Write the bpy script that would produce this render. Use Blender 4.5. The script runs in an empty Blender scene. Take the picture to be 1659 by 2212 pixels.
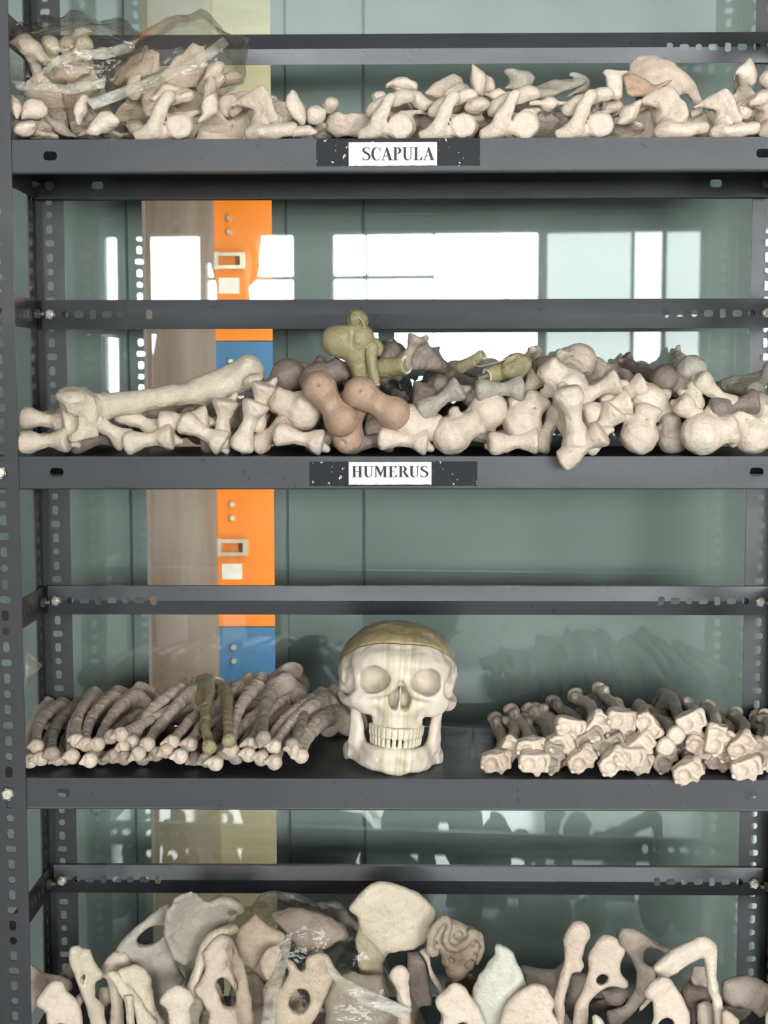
import bpy, bmesh, math, random
import numpy as np
from mathutils import Vector, Matrix, Quaternion
random.seed(7)
SC = bpy.context.scene
COL = SC.collection

# ------------------------------------------------------------------ camera, world, light, exposure
ZC = 1.22                                   # height of the rack's own zero line above the floor
CAM = Vector((0.00368, -1.74604, 0.0139 + ZC))
PITCH, YAW, ROLL, FPX = math.radians(5.0995), math.radians(-0.9459), math.radians(-0.0724), 3204.6
_f = Vector((math.sin(YAW) * math.cos(PITCH), math.cos(YAW) * math.cos(PITCH), -math.sin(PITCH)))
_r = Vector((math.cos(YAW), -math.sin(YAW), 0))
_u = _r.cross(_f)
CR = _r * math.cos(ROLL) + _u * math.sin(ROLL)
CU = _u * math.cos(ROLL) - _r * math.sin(ROLL)
CF = _f
cam_d = bpy.data.cameras.new('camera')
cam_d.sensor_fit = 'HORIZONTAL'
cam_d.sensor_width = 36.0
cam_d.lens = FPX / 1659 * 36.0
cam_d.clip_start = 0.05
cam_d.dof.use_dof = True
cam_d.dof.focus_distance = 1.80
cam_d.dof.aperture_fstop = 13.0
cam_o = bpy.data.objects.new('camera', cam_d)
COL.objects.link(cam_o)
cam_o.matrix_world = Matrix(((CR.x, CU.x, -CF.x, CAM.x), (CR.y, CU.y, -CF.y, CAM.y), (CR.z, CU.z, -CF.z, CAM.z), (0, 0, 0, 1)))
SC.camera = cam_o

world = bpy.data.worlds.new('world')
SC.world = world
world.use_nodes = True
bgn = world.node_tree.nodes['Background']
bgn.inputs[0].default_value = (0.80, 0.88, 1.0, 1)
bgn.inputs[1].default_value = 1.0
SKY_STRENGTH = 33.0                         # overcast sky seen through the room's windows
FILL_LAMP_POWER = 6.0                           # each added ceiling fill light
LOCKER_FILL_POWER = 7.5  # unseen lamp added to brighten the lockers

SC.view_settings.view_transform = 'Standard'
SC.view_settings.look = 'None'
SC.view_settings.exposure = 0.14
SC.view_settings.gamma = 1.0
SC.view_settings.use_curve_mapping = False
SC.cycles.max_bounces = 4
SC.cycles.diffuse_bounces = 2
SC.cycles.glossy_bounces = 2
SC.cycles.transparent_max_bounces = 14
SC.cycles.use_adaptive_sampling = True
SC.cycles.adaptive_threshold = 0.12
SC.cycles.adaptive_min_samples = 16
SC.cycles.caustics_reflective = False
SC.cycles.caustics_refractive = False
SC.cycles.use_denoising = True
SC.cycles.sample_clamp_indirect = 6.0


def area_light(name, loc, rot, sx, sy, power, col=(1, 1, 1)):
    l = bpy.data.lights.new(name, 'AREA')
    l.shape = 'RECTANGLE'
    l.size, l.size_y, l.energy, l.color = sx, sy, power, col
    o = bpy.data.objects.new(name, l)
    COL.objects.link(o)
    o.location = loc
    o.rotation_euler = rot
    return o


# ------------------------------------------------------------------ pixel helpers (real distances: y is the depth in the room)
def ray(px, py):
    return CR * ((px - 829.5) / FPX) + CU * ((1106 - py) / FPX) + CF


def at(px, py, y):
    d = ray(px, py)
    return CAM + d * ((y - CAM.y) / d.y)


# ------------------------------------------------------------------ object helpers
def link(o, parent=None):
    COL.objects.link(o)
    if parent:
        o.parent = parent
    return o


def tag(o, label=None, cat=None, group=None, kind=None):
    for k, v in (('label', label), ('category', cat), ('group', group), ('kind', kind)):
        if v:
            o[k] = v
    return o


def thing(name, label, cat, loc=(0, 0, 0), group=None):
    o = bpy.data.objects.new(name, None)
    o.empty_display_size = 0.02
    o.location = loc
    link(o)
    return tag(o, label, cat, group)


def mesh_obj(name, verts, faces, mat, parent=None, smooth=False):
    me = bpy.data.meshes.new(name)
    me.from_pydata([tuple(v) for v in verts], [], [tuple(f) for f in faces])
    me.validate()
    if smooth:
        me.shade_smooth()
    o = bpy.data.objects.new(name, me)
    if mat:
        me.materials.append(mat)
    return link(o, parent)


class MB:
    """collects simple shapes into one mesh"""
    def __init__(s):
        s.v, s.f = [], []

    def add(s, v, f):
        b = len(s.v)
        s.v += [tuple(p) for p in v]
        s.f += [tuple(i + b for i in q) for q in f]

    def box(s, x0, x1, y0, y1, z0, z1):
        s.add([(x, y, z) for z in (z0, z1) for y in (y0, y1) for x in (x0, x1)],
              [(0, 2, 3, 1), (4, 5, 7, 6), (0, 1, 5, 4), (2, 6, 7, 3), (0, 4, 6, 2), (1, 3, 7, 5)])

    def cyl(s, c, ax, r0, r1, h, n=16, cap=True):
        ax = Vector(ax).normalized()
        a = ax.orthogonal().normalized()
        b = ax.cross(a)
        c = Vector(c)
        v = [c + (a * math.cos(t) + b * math.sin(t)) * r0 for t in [2 * math.pi * i / n for i in range(n)]]
        v += [c + ax * h + (a * math.cos(t) + b * math.sin(t)) * r1 for t in [2 * math.pi * i / n for i in range(n)]]
        f = [(i, (i + 1) % n, n + (i + 1) % n, n + i) for i in range(n)]
        if cap:
            f += [tuple(range(n - 1, -1, -1)), tuple(range(n, 2 * n))]
        s.add(v, f)

    def tube(s, pts, r, n=8):
        pts = [Vector(p) for p in pts]
        rings = []
        for i, p in enumerate(pts):
            t = (pts[min(i + 1, len(pts) - 1)] - pts[max(i - 1, 0)]).normalized()
            a = t.orthogonal().normalized() if i == 0 else (a - t * a.dot(t)).normalized()
            b = t.cross(a)
            rr = r[i] if isinstance(r, (list, tuple)) else r
            rings.append([p + (a * math.cos(q) + b * math.sin(q)) * rr for q in [2 * math.pi * k / n for k in range(n)]])
        f = []
        for i in range(len(rings) - 1):
            for k in range(n):
                f.append((i * n + k, i * n + (k + 1) % n, (i + 1) * n + (k + 1) % n, (i + 1) * n + k))
        f += [tuple(range(n - 1, -1, -1)), tuple(range((len(rings) - 1) * n, len(rings) * n))]
        s.add([p for q in rings for p in q], f)

    def build(s, name, mat, parent=None, smooth=False):
        return mesh_obj(name, s.v, s.f, mat, parent, smooth)


# ------------------------------------------------------------------ materials
def new_mat(name):
    m = bpy.data.materials.new(name)
    m.use_nodes = True
    nt = m.node_tree
    return m, nt, nt.nodes['Principled BSDF']


def noise(nt, scale, detail=2, rough=0.55, coord='Object', stretch=None):
    tc = nt.nodes.new('ShaderNodeTexCoord')
    n = nt.nodes.new('ShaderNodeTexNoise')
    n.inputs['Scale'].default_value = scale
    n.inputs['Detail'].default_value = detail
    n.inputs['Roughness'].default_value = rough
    if stretch:
        mp = nt.nodes.new('ShaderNodeMapping')
        mp.inputs['Scale'].default_value = stretch
        nt.links.new(tc.outputs[coord], mp.inputs[0])
        nt.links.new(mp.outputs[0], n.inputs['Vector'])
    else:
        nt.links.new(tc.outputs[coord], n.inputs['Vector'])
    return n


def ramp(nt, src, stops):
    r = nt.nodes.new('ShaderNodeValToRGB')
    els = r.color_ramp.elements
    while len(els) < len(stops):
        els.new(0.5)
    for e, (p, c) in zip(els, stops):
        e.position = p
        e.color = (*c, 1) if len(c) == 3 else c
    nt.links.new(src, r.inputs[0])
    return r


def mixc(nt, fac, a, b, mode='MIX'):
    m = nt.nodes.new('ShaderNodeMix')
    m.data_type = 'RGBA'
    m.blend_type = mode
    for sock, v in ((0, fac), (6, a), (7, b)):
        if isinstance(v, (int, float)):
            m.inputs[sock].default_value = v
        elif isinstance(v, tuple):
            m.inputs[sock].default_value = (*v, 1) if len(v) == 3 else v
        else:
            nt.links.new(v, m.inputs[sock])
    return m.outputs[2]


def bump(nt, b, src, strength, dist):
    n = nt.nodes.new('ShaderNodeBump')
    n.inputs['Strength'].default_value = strength
    n.inputs['Distance'].default_value = dist
    nt.links.new(src, n.inputs['Height'])
    nt.links.new(n.outputs[0], b.inputs['Normal'])


def plain(name, col, rough=0.5, metal=0.0, var=0.12, scale=30, spec=0.5):
    m, nt, b = new_mat(name)
    n = noise(nt, scale)
    r = ramp(nt, n.outputs[0], [(0.3, tuple(c * (1 - var) for c in col)), (0.7, tuple(min(1, c * (1 + var)) for c in col))])
    nt.links.new(r.outputs[0], b.inputs['Base Color'])
    b.inputs['Roughness'].default_value = rough
    b.inputs['Metallic'].default_value = metal
    b.inputs['Specular IOR Level'].default_value = spec
    return m


def paint_mat(name, col, rough, chip=0.0, brush=None):
    """enamel on rolled steel: faint streaks, small chips and pits"""
    m, nt, b = new_mat(name)
    n1 = noise(nt, 14, 3, 0.6, stretch=brush or (1, 1, 1))
    base = ramp(nt, n1.outputs[0], [(0.30, tuple(c * 0.86 for c in col)), (0.72, tuple(c * 1.18 for c in col))])
    n2 = noise(nt, 160, 1, 0.6)
    pit = ramp(nt, n2.outputs[0], [(0.71, (0, 0, 0)), (0.75, (1, 1, 1))])
    c = mixc(nt, pit.outputs[0], base.outputs[0], tuple(x * 0.35 for x in col))
    if chip:
        n3 = noise(nt, 55, 3, 0.75, stretch=(0.6, 1, 1))
        ch = ramp(nt, n3.outputs[0], [(0.66 - chip, (0, 0, 0)), (0.69 - chip, (1, 1, 1))])
        c = mixc(nt, ch.outputs[0], c, (0.012, 0.012, 0.013))
    nt.links.new(c, b.inputs['Base Color'])
    rr = ramp(nt, n1.outputs[0], [(0.2, (rough * 0.85,) * 3), (0.8, (min(1, rough * 1.25),) * 3)])
    nt.links.new(rr.outputs[0], b.inputs['Roughness'])
    bump(nt, b, n2.outputs[0], 0.12, 0.001)
    return m


M = {}
M['post'] = paint_mat('dark_grey_enamel', (0.020, 0.020, 0.023), 0.40)
M['tray'] = paint_mat('slate_grey_enamel', (0.027, 0.028, 0.031), 0.44, brush=(0.25, 1, 1))
M['brace'] = paint_mat('worn_grey_enamel', (0.022, 0.023, 0.027), 0.32, chip=0.015, brush=(0.3, 1, 1))
M['zinc'] = plain('zinc_bolt', (0.50, 0.47, 0.40), 0.32, 0.9, 0.25, 200)
M['zinc_dark'] = plain('tarnished_zinc_bolt', (0.22, 0.20, 0.17), 0.4, 0.8, 0.3, 200)
M['paper'] = plain('label_paper', (0.86, 0.85, 0.90), 0.6, 0, 0.03, 40)
M['ink'] = plain('black_ink', (0.012, 0.012, 0.014), 0.6)
M['wall'] = plain('painted_wall', (0.22, 0.23, 0.22), 0.8, 0, 0.04, 3)
M['ceiling'] = plain('ceiling_white', (0.42, 0.43, 0.42), 0.85, 0, 0.03, 3)
M['frame'] = plain('window_frame_paint', (0.23, 0.26, 0.26), 0.5)
M['orange'] = plain('orange_locker_paint', (0.95, 0.245, 0.004), 0.42, 0, 0.04, 6)
M['blue'] = plain('blue_locker_paint', (0.055, 0.175, 0.36), 0.42, 0, 0.05, 6)
M['locker_white'] = plain('locker_label_white', (0.85, 0.80, 0.72), 0.5)
M['chrome'] = plain('locker_handle_metal', (0.85, 0.72, 0.55), 0.3, 0.6)


def wood_mat(name, a, b_, scale=5, stretch=(8, 8, 1)):
    m, nt, b = new_mat(name)
    n = noise(nt, scale, 3, 0.6, stretch=stretch)
    r = ramp(nt, n.outputs[0], [(0.25, a), (0.75, b_)])
    nt.links.new(r.outputs[0], b.inputs['Base Color'])
    b.inputs['Roughness'].default_value = 0.5
    return m


M['cream'] = wood_mat('cream_laminate', (0.52, 0.44, 0.26), (0.62, 0.55, 0.37), 6, (1, 1, 14))
M['tan'] = wood_mat('tan_laminate', (0.40, 0.32, 0.21), (0.50, 0.41, 0.29), 5, (4, 4, 1))
M['brown'] = wood_mat('brown_grey_laminate', (0.28, 0.175, 0.12), (0.42, 0.33, 0.275), 4, (7, 7, 0.7))
M['panel'] = plain('grey_green_panel', (0.46, 0.475, 0.445), 0.7, 0, 0.10, 4)
M['panel_dark'] = plain('dark_green_trim', (0.10, 0.13, 0.125), 0.6)


def floor_mat():
    m, nt, b = new_mat('polished_floor_tile')
    tc = nt.nodes.new('ShaderNodeTexCoord')
    br = nt.nodes.new('ShaderNodeTexBrick')
    br.offset = 0
    br.inputs['Scale'].default_value = 1.0
    br.inputs['Brick Width'].default_value = 0.6
    br.inputs['Row Height'].default_value = 0.6
    br.inputs['Mortar Size'].default_value = 0.004
    br.inputs['Color1'].default_value = (0.26, 0.26, 0.25, 1)
    br.inputs['Color2'].default_value = (0.23, 0.23, 0.22, 1)
    br.inputs['Mortar'].default_value = (0.15, 0.15, 0.14, 1)
    nt.links.new(tc.outputs['Object'], br.inputs['Vector'])
    nt.links.new(br.outputs[0], b.inputs['Base Color'])
    b.inputs['Roughness'].default_value = 0.12
    return m


M['floor'] = floor_mat()


def glass_mat():
    m, nt, b = new_mat('clear_sheet_glass')
    nt.nodes.remove(b)
    out = nt.nodes['Material Output']
    tr = nt.nodes.new('ShaderNodeBsdfTransparent')
    tr.inputs[0].default_value = (0.88, 0.925, 0.905, 1)
    gl = nt.nodes.new('ShaderNodeBsdfGlossy')
    gl.inputs['Roughness'].default_value = 0.012
    gl.inputs['Color'].default_value = (0.93, 0.97, 0.96, 1)
    fr = nt.nodes.new('ShaderNodeFresnel')
    fr.inputs['IOR'].default_value = 1.85
    mx = nt.nodes.new('ShaderNodeMixShader')
    df = nt.nodes.new('ShaderNodeBsdfDiffuse')
    df.inputs[0].default_value = (0.55, 0.60, 0.58, 1)
    dust = nt.nodes.new('ShaderNodeMixShader')
    n = noise(nt, 5, 2, 0.65)
    r = ramp(nt, n.outputs[0], [(0.30, (0.01, 0.01, 0.01)), (0.75, (0.06, 0.06, 0.06))])
    nt.links.new(r.outputs[0], dust.inputs[0])
    nt.links.new(tr.outputs[0], dust.inputs[1])
    nt.links.new(df.outputs[0], dust.inputs[2])
    nt.links.new(fr.outputs[0], mx.inputs[0])
    nt.links.new(dust.outputs[0], mx.inputs[1])
    nt.links.new(gl.outputs[0], mx.inputs[2])
    nt.links.new(mx.outputs[0], out.inputs[0])
    return m


M['glass'] = glass_mat()


def sky_pane_mat(name, strength, col):
    m, nt, b = new_mat(name)
    nt.nodes.remove(b)
    e = nt.nodes.new('ShaderNodeEmission')
    e.inputs[0].default_value = (*col, 1)
    e.inputs[1].default_value = strength
    nt.links.new(e.outputs[0], nt.nodes['Material Output'].inputs[0])
    return m


M['sky_pane'] = sky_pane_mat('daylit_window', SKY_STRENGTH, (0.94, 0.98, 1.0))
M['curtain'] = sky_pane_mat('daylit_frosted_window', SKY_STRENGTH * 0.13, (0.92, 1.0, 0.98))
M['curtain_bright'] = sky_pane_mat('daylit_thin_curtain', SKY_STRENGTH * 0.22, (0.93, 0.99, 1.0))
M['fill_lamp'] = sky_pane_mat('fill_light_diffuser', 5.0, (1.0, 0.98, 0.94))  # glow of the added fill lights

# ------------------------------------------------------------------ the rack's main dimensions (metres)
Z1, Z2, Z3, Z4 = ZC + 0.2920, ZC - 0.0765, ZC - 0.4645, ZC - 0.8500      # shelf tops
LIP = 0.0369
DEP = 0.274                                                              # front plane to rear plane
BR = [ZC + 0.4694, ZC + 0.1214, ZC - 0.2673, ZC - 0.6600]                # top edge of the rear braces
BH = 0.0394
FLX, RLX, RRX = -0.4577, -0.4608, 0.4637
GLASS_Y = DEP + 0.075
GLASS_YAW = math.radians(2.6)
GN = Vector((-math.sin(GLASS_YAW), -math.cos(GLASS_YAW), 0))
GP = Vector((0, GLASS_Y, 0))


def at_mirror(px, py, y):
    """where the sight line through a pixel ends after bouncing off the glass"""
    d = ray(px, py)
    p = CAM + d * ((GP - CAM).dot(GN) / d.dot(GN))
    d = d - GN * (2 * d.dot(GN))
    return p + d * ((y - p.y) / d.y)


# ------------------------------------------------------------------ room shell
XL, XR, YF, YB, HC = -4.2, 4.2, -6.4, 2.6, 2.95
mb = MB(); mb.box(XL, XR, YF, YB, -0.05, 0.0)
tag(mb.build('floor', M['floor']), 'polished grey tiled floor of the room', kind='structure')
mb = MB(); mb.box(XL, XR, YF, YB, HC, HC + 0.05)
tag(mb.build('ceiling', M['ceiling']), 'plain white ceiling', kind='structure')
mb = MB(); mb.box(XL - 0.1, XL, YF, YB, 0, HC)
tag(mb.build('wall_left', M['wall']), 'pale painted side wall', kind='structure')
mb = MB(); mb.box(XR, XR + 0.1, YF, YB, 0, HC)
tag(mb.build('wall_right', M['wall']), 'pale painted side wall', kind='structure')
mb = MB(); mb.box(XL, XR, YB, YB + 0.1, 0, HC)
tag(mb.build('wall_back', M['wall']), 'pale painted wall beyond the glass', kind='structure')

# the windowed wall behind the photographer: pane edges are found from their mirror images in the glass
zt = at_mirror(800, 506, YF).z
zm = at_mirror(800, 598, YF).z
zb = 0.85
panes = [(226, 251, 3), (268, 430, 3), (446, 632, 0), (719, 788, 0), (792, 934, 0), (938, 1160, 3),
         (1182, 1364, 1), (1371, 1431, 2), (1440, 1514, 1)]
wx = [(at_mirror(a, 600, YF).x, at_mirror(b, 600, YF).x, k) for a, b, k in panes]
wx = sorted([(min(a, b), max(a, b), k) for a, b, k in wx])
wx = wx + [(wx[-1][1] + 0.3, XR - 0.25, 0)]
wx = [w for w in wx if w[1] - w[0] > 0.05]
mb = MB()
mb.box(XL, XR, YF - 0.12, YF, 0, zb)
mb.box(XL, XR, YF - 0.12, YF, zt, HC)
edge = XL
for a, b, k in wx:
    mb.box(edge, a, YF - 0.12, YF, zb, zt)
    edge = b
mb.box(edge, XR, YF - 0.12, YF, zb, zt)
tag(mb.build('wall_front', M['wall']), 'windowed wall behind the viewer', kind='structure')
for i, (a, b, k) in enumerate(wx):
    m = MB(); m.box(a, b, YF - 0.09, YF - 0.08, zb, zt)
    w = tag(m.build('window_%d' % (i + 2), M[('sky_pane', 'curtain', 'curtain_bright', 'sky_pane')[k]]), 'tall daylit window pane behind the viewer', kind='structure')
    if k == 0:
        m = MB(); m.box(a, b, YF - 0.08, YF - 0.03, zm - 0.013, zm + 0.013)
        m.build('window_rail', M['frame'], w)

# unseen ceiling lights, added as extra fill for the room
for i, (x, y) in enumerate(((-1.6, -2.6), (1.6, -2.6))):
    t = thing('added_ceiling_fill', 'added unseen ceiling fill light, %s of the pair' % ('left' if i == 0 else 'right'), 'light', (x, y, HC), 'added ceiling fill lights')
    m = MB(); m.box(-0.62, 0.62, -0.06, 0.06, -0.05, 0)
    m.build('housing', M['ceiling'], t)
    m = MB(); m.box(-0.60, 0.60, -0.045, 0.045, -0.075, -0.05)
    m.build('diffuser', M['fill_lamp'], t)
    area_light('ceiling_fill_glow', (x, y, HC - 0.085), (0, 0, 0), 1.2, 0.09, FILL_LAMP_POWER, (1, 0.98, 0.95))

# ------------------------------------------------------------------ glass partition right behind the rack
g = MB(); g.box(-1.6, 1.6, 0.0, 0.005, 0.0, 2.5)
go = g.build('window_1', M['glass'])
go.location = GP
go.rotation_euler = (0, 0, -GLASS_YAW)
tag(go, 'clear glass sheet standing right behind the bone rack', kind='structure')

# grey-green panelling beyond the glass, with an opening that shows the lockers
PY = 0.52
def px_x(px, y, py=1100):
    return at(px, py, y).x
xa, xb = px_x(316, PY), px_x(592, PY)
m = MB(); m.box(-2.2, xa, PY, PY + 0.03, 0, 2.7)
tag(m.build('wall_panel_left', M['panel']), 'grey-green panel left of the lockers', kind='structure')
m = MB(); m.box(xb, px_x(787, PY), PY, PY + 0.03, 0, 2.7)
tag(m.build('wall_panel_middle', M['panel']), 'narrow grey-green panel right of the lockers', kind='structure')
m = MB(); m.box(px_x(789, PY), 2.2, PY + 0.004, PY + 0.034, 0, 2.7)
tag(m.build('wall_panel_right', M['panel']), 'wide grey-green panel right of the lockers', kind='structure')
for i, (p, w) in enumerate(((622, 2), (787, 3), (283, 2))):
    m = MB(); m.box(px_x(p, PY - 0.004) - w * 0.0005, px_x(p, PY - 0.004) + w * 0.0005, PY - 0.006, PY, 0, 2.7)
    tag(m.build('trim_%d' % (i + 1), M['panel_dark']), 'thin dark vertical joint strip on panelling', kind='structure')

# lockers seen through the opening
LY = 0.95
lk = thing('locker_cabinet', 'tall locker cabinet with orange and blue doors seen through glass', 'cabinet', (0, 0, 0))
x0, x1 = px_x(465, LY), px_x(606, LY)
def pz(py, y=LY):
    return at(520, py, y).z
rows = [(-260, 428, 'cream'), (428, 737, 'orange'), (737, 1046, 'blue'), (1046, 1354, 'orange'), (1354, 1664, 'blue'), (1664, 2420, 'cream')]
m = MB(); m.box(x0, x1 + 0.30, LY + 0.02, LY + 0.45, 0.02, 2.3)
m.build('body', M['tan'], lk)
for (a, b, c) in rows:
    za, zb_ = min(pz(a), 2.3), max(pz(b), 0.02)
    m = MB(); m.box(x0, x1 + 0.30, LY, LY + 0.018, zb_ + 0.001, za - 0.001)
    d = m.build('door', M[c], lk)
    if c == 'cream':
        continue
    dz = za - zb_
    hx = (x1 - x0) / 141.0
    def lx(p): return x0 + (p - 465) * hx
    def lz(f): return za - f * dz
    for f in (0.14, 0.235):
        m = MB(); m.cyl((lx(502), LY, lz(f)), (0, -1, 0), 0.0055, 0.0045, 0.006, 14)
        m.build('vent_knob', M['chrome'], d)
    m = MB()
    ya, yb = LY - 0.012, LY
    m.box(lx(466), lx(479), ya, yb, lz(.50), lz(.375))
    m.box(lx(479), lx(536), ya, yb, lz(.405), lz(.38))
    m.box(lx(479), lx(536), ya, yb, lz(.495), lz(.47))
    m.box(lx(525), lx(537), ya, yb, lz(.47), lz(.405))
    m.build('card_frame', M['chrome'], d)
    m = MB(); m.box(lx(478), lx(522), LY - 0.002, LY, lz(.665), lz(.555))
    lab = m.build('number_card', M['locker_white'], d)
m = MB(); m.box(px_x(300, LY - 0.1), px_x(466, LY - 0.03), LY - 0.03, LY + 0.45, pz(1664), pz(428))
o = m.build('brown_cupboard', M['brown'])
tag(o, 'brown-grey laminate cupboard side standing left of orange lockers', 'cupboard')
m = MB(); m.box(px_x(300, LY - 0.1), px_x(466, LY - 0.03), LY - 0.03, LY + 0.45, 0.0, pz(1664))
o = m.build('base_cupboard', M['tan'])
tag(o, 'tan base cupboard standing left of the cream locker plinth', 'cupboard')
m = MB(); m.box(px_x(300, LY - 0.1), px_x(466, LY - 0.03), LY - 0.03, LY + 0.45, pz(428), 2.3)
o = m.build('upper_cupboard', M['tan'])
tag(o, 'tan upper cupboard resting on the brown-grey cupboard', 'cupboard')
# unseen upright lamp added on the back of the panel to brighten the lockers
lx0, ly0 = xb + 0.16, PY + 0.075
t = thing('added_locker_fill', 'added unseen fill light behind the panel beside the lockers', 'light', (lx0, ly0, 0.42))
m = MB(); m.box(-0.05, 0.05, -0.045, -0.012, 0, 1.50)
m.build('housing', M['ceiling'], t)
m = MB(); m.box(-0.035, 0.035, -0.012, 0.004, 0.03, 1.47)
m.build('diffuser', M['fill_lamp'], t)
area_light('locker_fill_glow', (lx0, ly0 + 0.012, 1.17), (math.radians(90), 0, math.radians(28)), 0.07, 1.42, LOCKER_FILL_POWER, (1, 0.97, 0.92))

# ------------------------------------------------------------------ slotted-angle rack
rack = thing('storage_rack', 'dark grey slotted-angle steel rack holding shelves of bones', 'rack', (0, 0, 0))
STEP = 0.01905
C_, V_, H_ = (0.0047, 0.0047), (0.0043, 0.0063), (0.0066, 0.0045)


def hole_outline(hw, hh, n=16):
    """rounded slot: half width hw, half height hh"""
    r = min(hw, hh) * (1.0 if abs(hw - hh) < 1e-4 else 0.82)
    o = []
    for i in range(n):
        t = 2 * math.pi * i / n
        c, s_ = math.cos(t), math.sin(t)
        cx = 0 if abs(c) < 1e-6 else (hw - r) * (1 if c > 0 else -1)
        cy = 0 if abs(s_) < 1e-6 else (hh - r) * (1 if s_ > 0 else -1)
        o.append((cx + r * c, cy + r * s_))
    return o


def cell_outline(hw, hh, n=16):
    o = []
    for i in range(n):
        t = 2 * math.pi * i / n
        c, s_ = math.cos(t), math.sin(t)
        k = 1.0 / max(abs(c), abs(s_))
        o.append((c * k * hw, s_ * k * hh))
    return o


def perforated(mb, length, width, cells, T, thick=0.002, off=0.0):
    """strip in local (u along, v across); cells = [(u, kind)], others solid; T maps (u, v, w) to a point"""
    n = 16
    cells = sorted(cells, key=lambda c: c[0])
    hw = width / 2
    u = 0.0

    def solid(a, b):
        if b - a < 1e-6:
            return
        p = [T(uu, vv, ww) for ww in (0, thick) for vv in (-hw, hw) for uu in (a, b)]
        mb.add(p, [(0, 1, 3, 2), (4, 6, 7, 5), (0, 4, 5, 1), (2, 3, 7, 6), (0, 2, 6, 4), (1, 5, 7, 3)])
    for (uc, k) in cells:
        solid(u, uc - STEP / 2)
        ho = hole_outline(*k, n)
        co = cell_outline(STEP / 2, hw, n)
        v, f = [], []
        for ww in (0, thick):
            v += [T(uc + a, b, ww) for a, b in co] + [T(uc + a, b + off, ww) for a, b in ho]
        for i in range(n):
            j = (i + 1) % n
            f += [(i, j, n + j, n + i), (2 * n + j, 2 * n + i, 3 * n + i, 3 * n + j), (n + i, n + j, 3 * n + j, 3 * n + i),
                  (j, i, 2 * n + i, 2 * n + j)]
        mb.add(v, f)
        u = uc + STEP / 2
    solid(u, length)


def z_of(px, py, y):
    return at(px, py, y).z


def swap(k):
    return (k[1], k[0])


# posts (front-facing flange and side flange, both punched circle / upright slot / cross slot / upright slot)
ZTOP, WID = ZC + 0.66, 0.040
def post(xin, sgn, yf, phase_z):
    """xin: inner edge of the front-facing flange; sgn: -1 left, +1 right"""
    m = MB()
    seq = [C_, V_, H_, V_]
    i0 = math.ceil((0.03 - phase_z) / STEP)
    cells = []
    z = phase_z + i0 * STEP
    i = i0
    while z < ZTOP - 0.02:
        cells.append((z, swap(seq[i % 4])))
        z += STEP
        i += 1
    xc = xin + sgn * WID / 2
    perforated(m, ZTOP, WID, cells, lambda u, v, w: (xc + v, yf + w, u))
    back = yf > 0.1
    ys = -1 if back else 1
    yc = yf + ys * WID / 2
    xo = xin + sgn * WID
    slim = [(c[0], swap((0.0030, 0.0058))) for c in cells]
    perforated(m, ZTOP, WID, slim, lambda u, v, w: (xo - sgn * w, yc + v, u))
    return m.build('post', M['post'], rack)

post(FLX, -1, 0.0, z_of(26, 1500, 0) )
post(-FLX, 1, 0.0, z_of(26, 1500, 0))
post(RLX, -1, DEP, z_of(115, 464, DEP))
post(RRX, 1, DEP, z_of(1650, 462, DEP))

# rear braces: creased strip with seven holes at each end, small return flange behind
HX0 = at(114, 682, DEP).x
def rear_brace(zt):
    m = MB()
    xa, xb = RLX - 0.030, RRX + 0.030
    L = xb - xa
    uL = HX0 - xa
    seq = [C_, H_, V_, H_, C_, H_, V_]
    cells = [(uL + STEP * (i + 1), k) for i, k in enumerate(seq)] + [(L - uL - STEP * (i + 1), k) for i, k in enumerate(seq)]
    zc = zt - BH / 2
    y0 = DEP - 0.010
    # two half strips meet at a shallow crease along the row of holes
    def T(u, v, w):
        return (xa + u, y0 - 0.0030 * (1 - abs(v) / (BH / 2)) + w, zc + v)
    n = 16
    cells = sorted(cells)
    def solid(a, b):
        for va, vb in ((-BH / 2, 0), (0, BH / 2)):
            p = [T(uu, vv, ww) for ww in (0, 0.002) for vv in (va, vb) for uu in (a, b)]
            m.add(p, [(0, 1, 3, 2), (4, 6, 7, 5), (0, 4, 5, 1), (2, 3, 7, 6), (0, 2, 6, 4), (1, 5, 7, 3)])
    u = 0
    for uc, k in cells:
        if uc - STEP / 2 - u > 1e-6:
            solid(u, uc - STEP / 2)
        ho, co = hole_outline(*k, n), cell_outline(STEP / 2, BH / 2, n)
        v, f = [], []
        for ww in (0, 0.002):
            v += [T(uc + a, b, ww) for a, b in co] + [T(uc + a, b, ww) for a, b in ho]
        for i in range(n):
            j = (i + 1) % n
            f += [(i, j, n + j, n + i), (2 * n + j, 2 * n + i, 3 * n + i, 3 * n + j), (n + i, n + j, 3 * n + j, 3 * n + i), (j, i, 2 * n + i, 2 * n + j)]
        m.add(v, f)
        u = uc + STEP / 2
    solid(u, L)
    m.box(xa, xb, y0 + 0.002, y0 + 0.009, zt - 0.002, zt)
    return m.build('rear_brace', M['brace'], rack)


def side_brace(zt, sgn):
    m = MB()
    xo = (RLX - 0.0365) if sgn < 0 else (RRX + 0.0365)
    k = [(0.045 + STEP * i, (0.0028, 0.0056)) for i in range(5)] + [(DEP - 0.06 - STEP * i, (0.0028, 0.0056)) for i in range(4)]
    perforated(m, DEP - 0.012, BH, k, lambda u, v, w: (xo - sgn * w, 0.004 + u, zt - BH / 2 + v))
    return m.build('side_brace', M['post'], rack)


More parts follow.
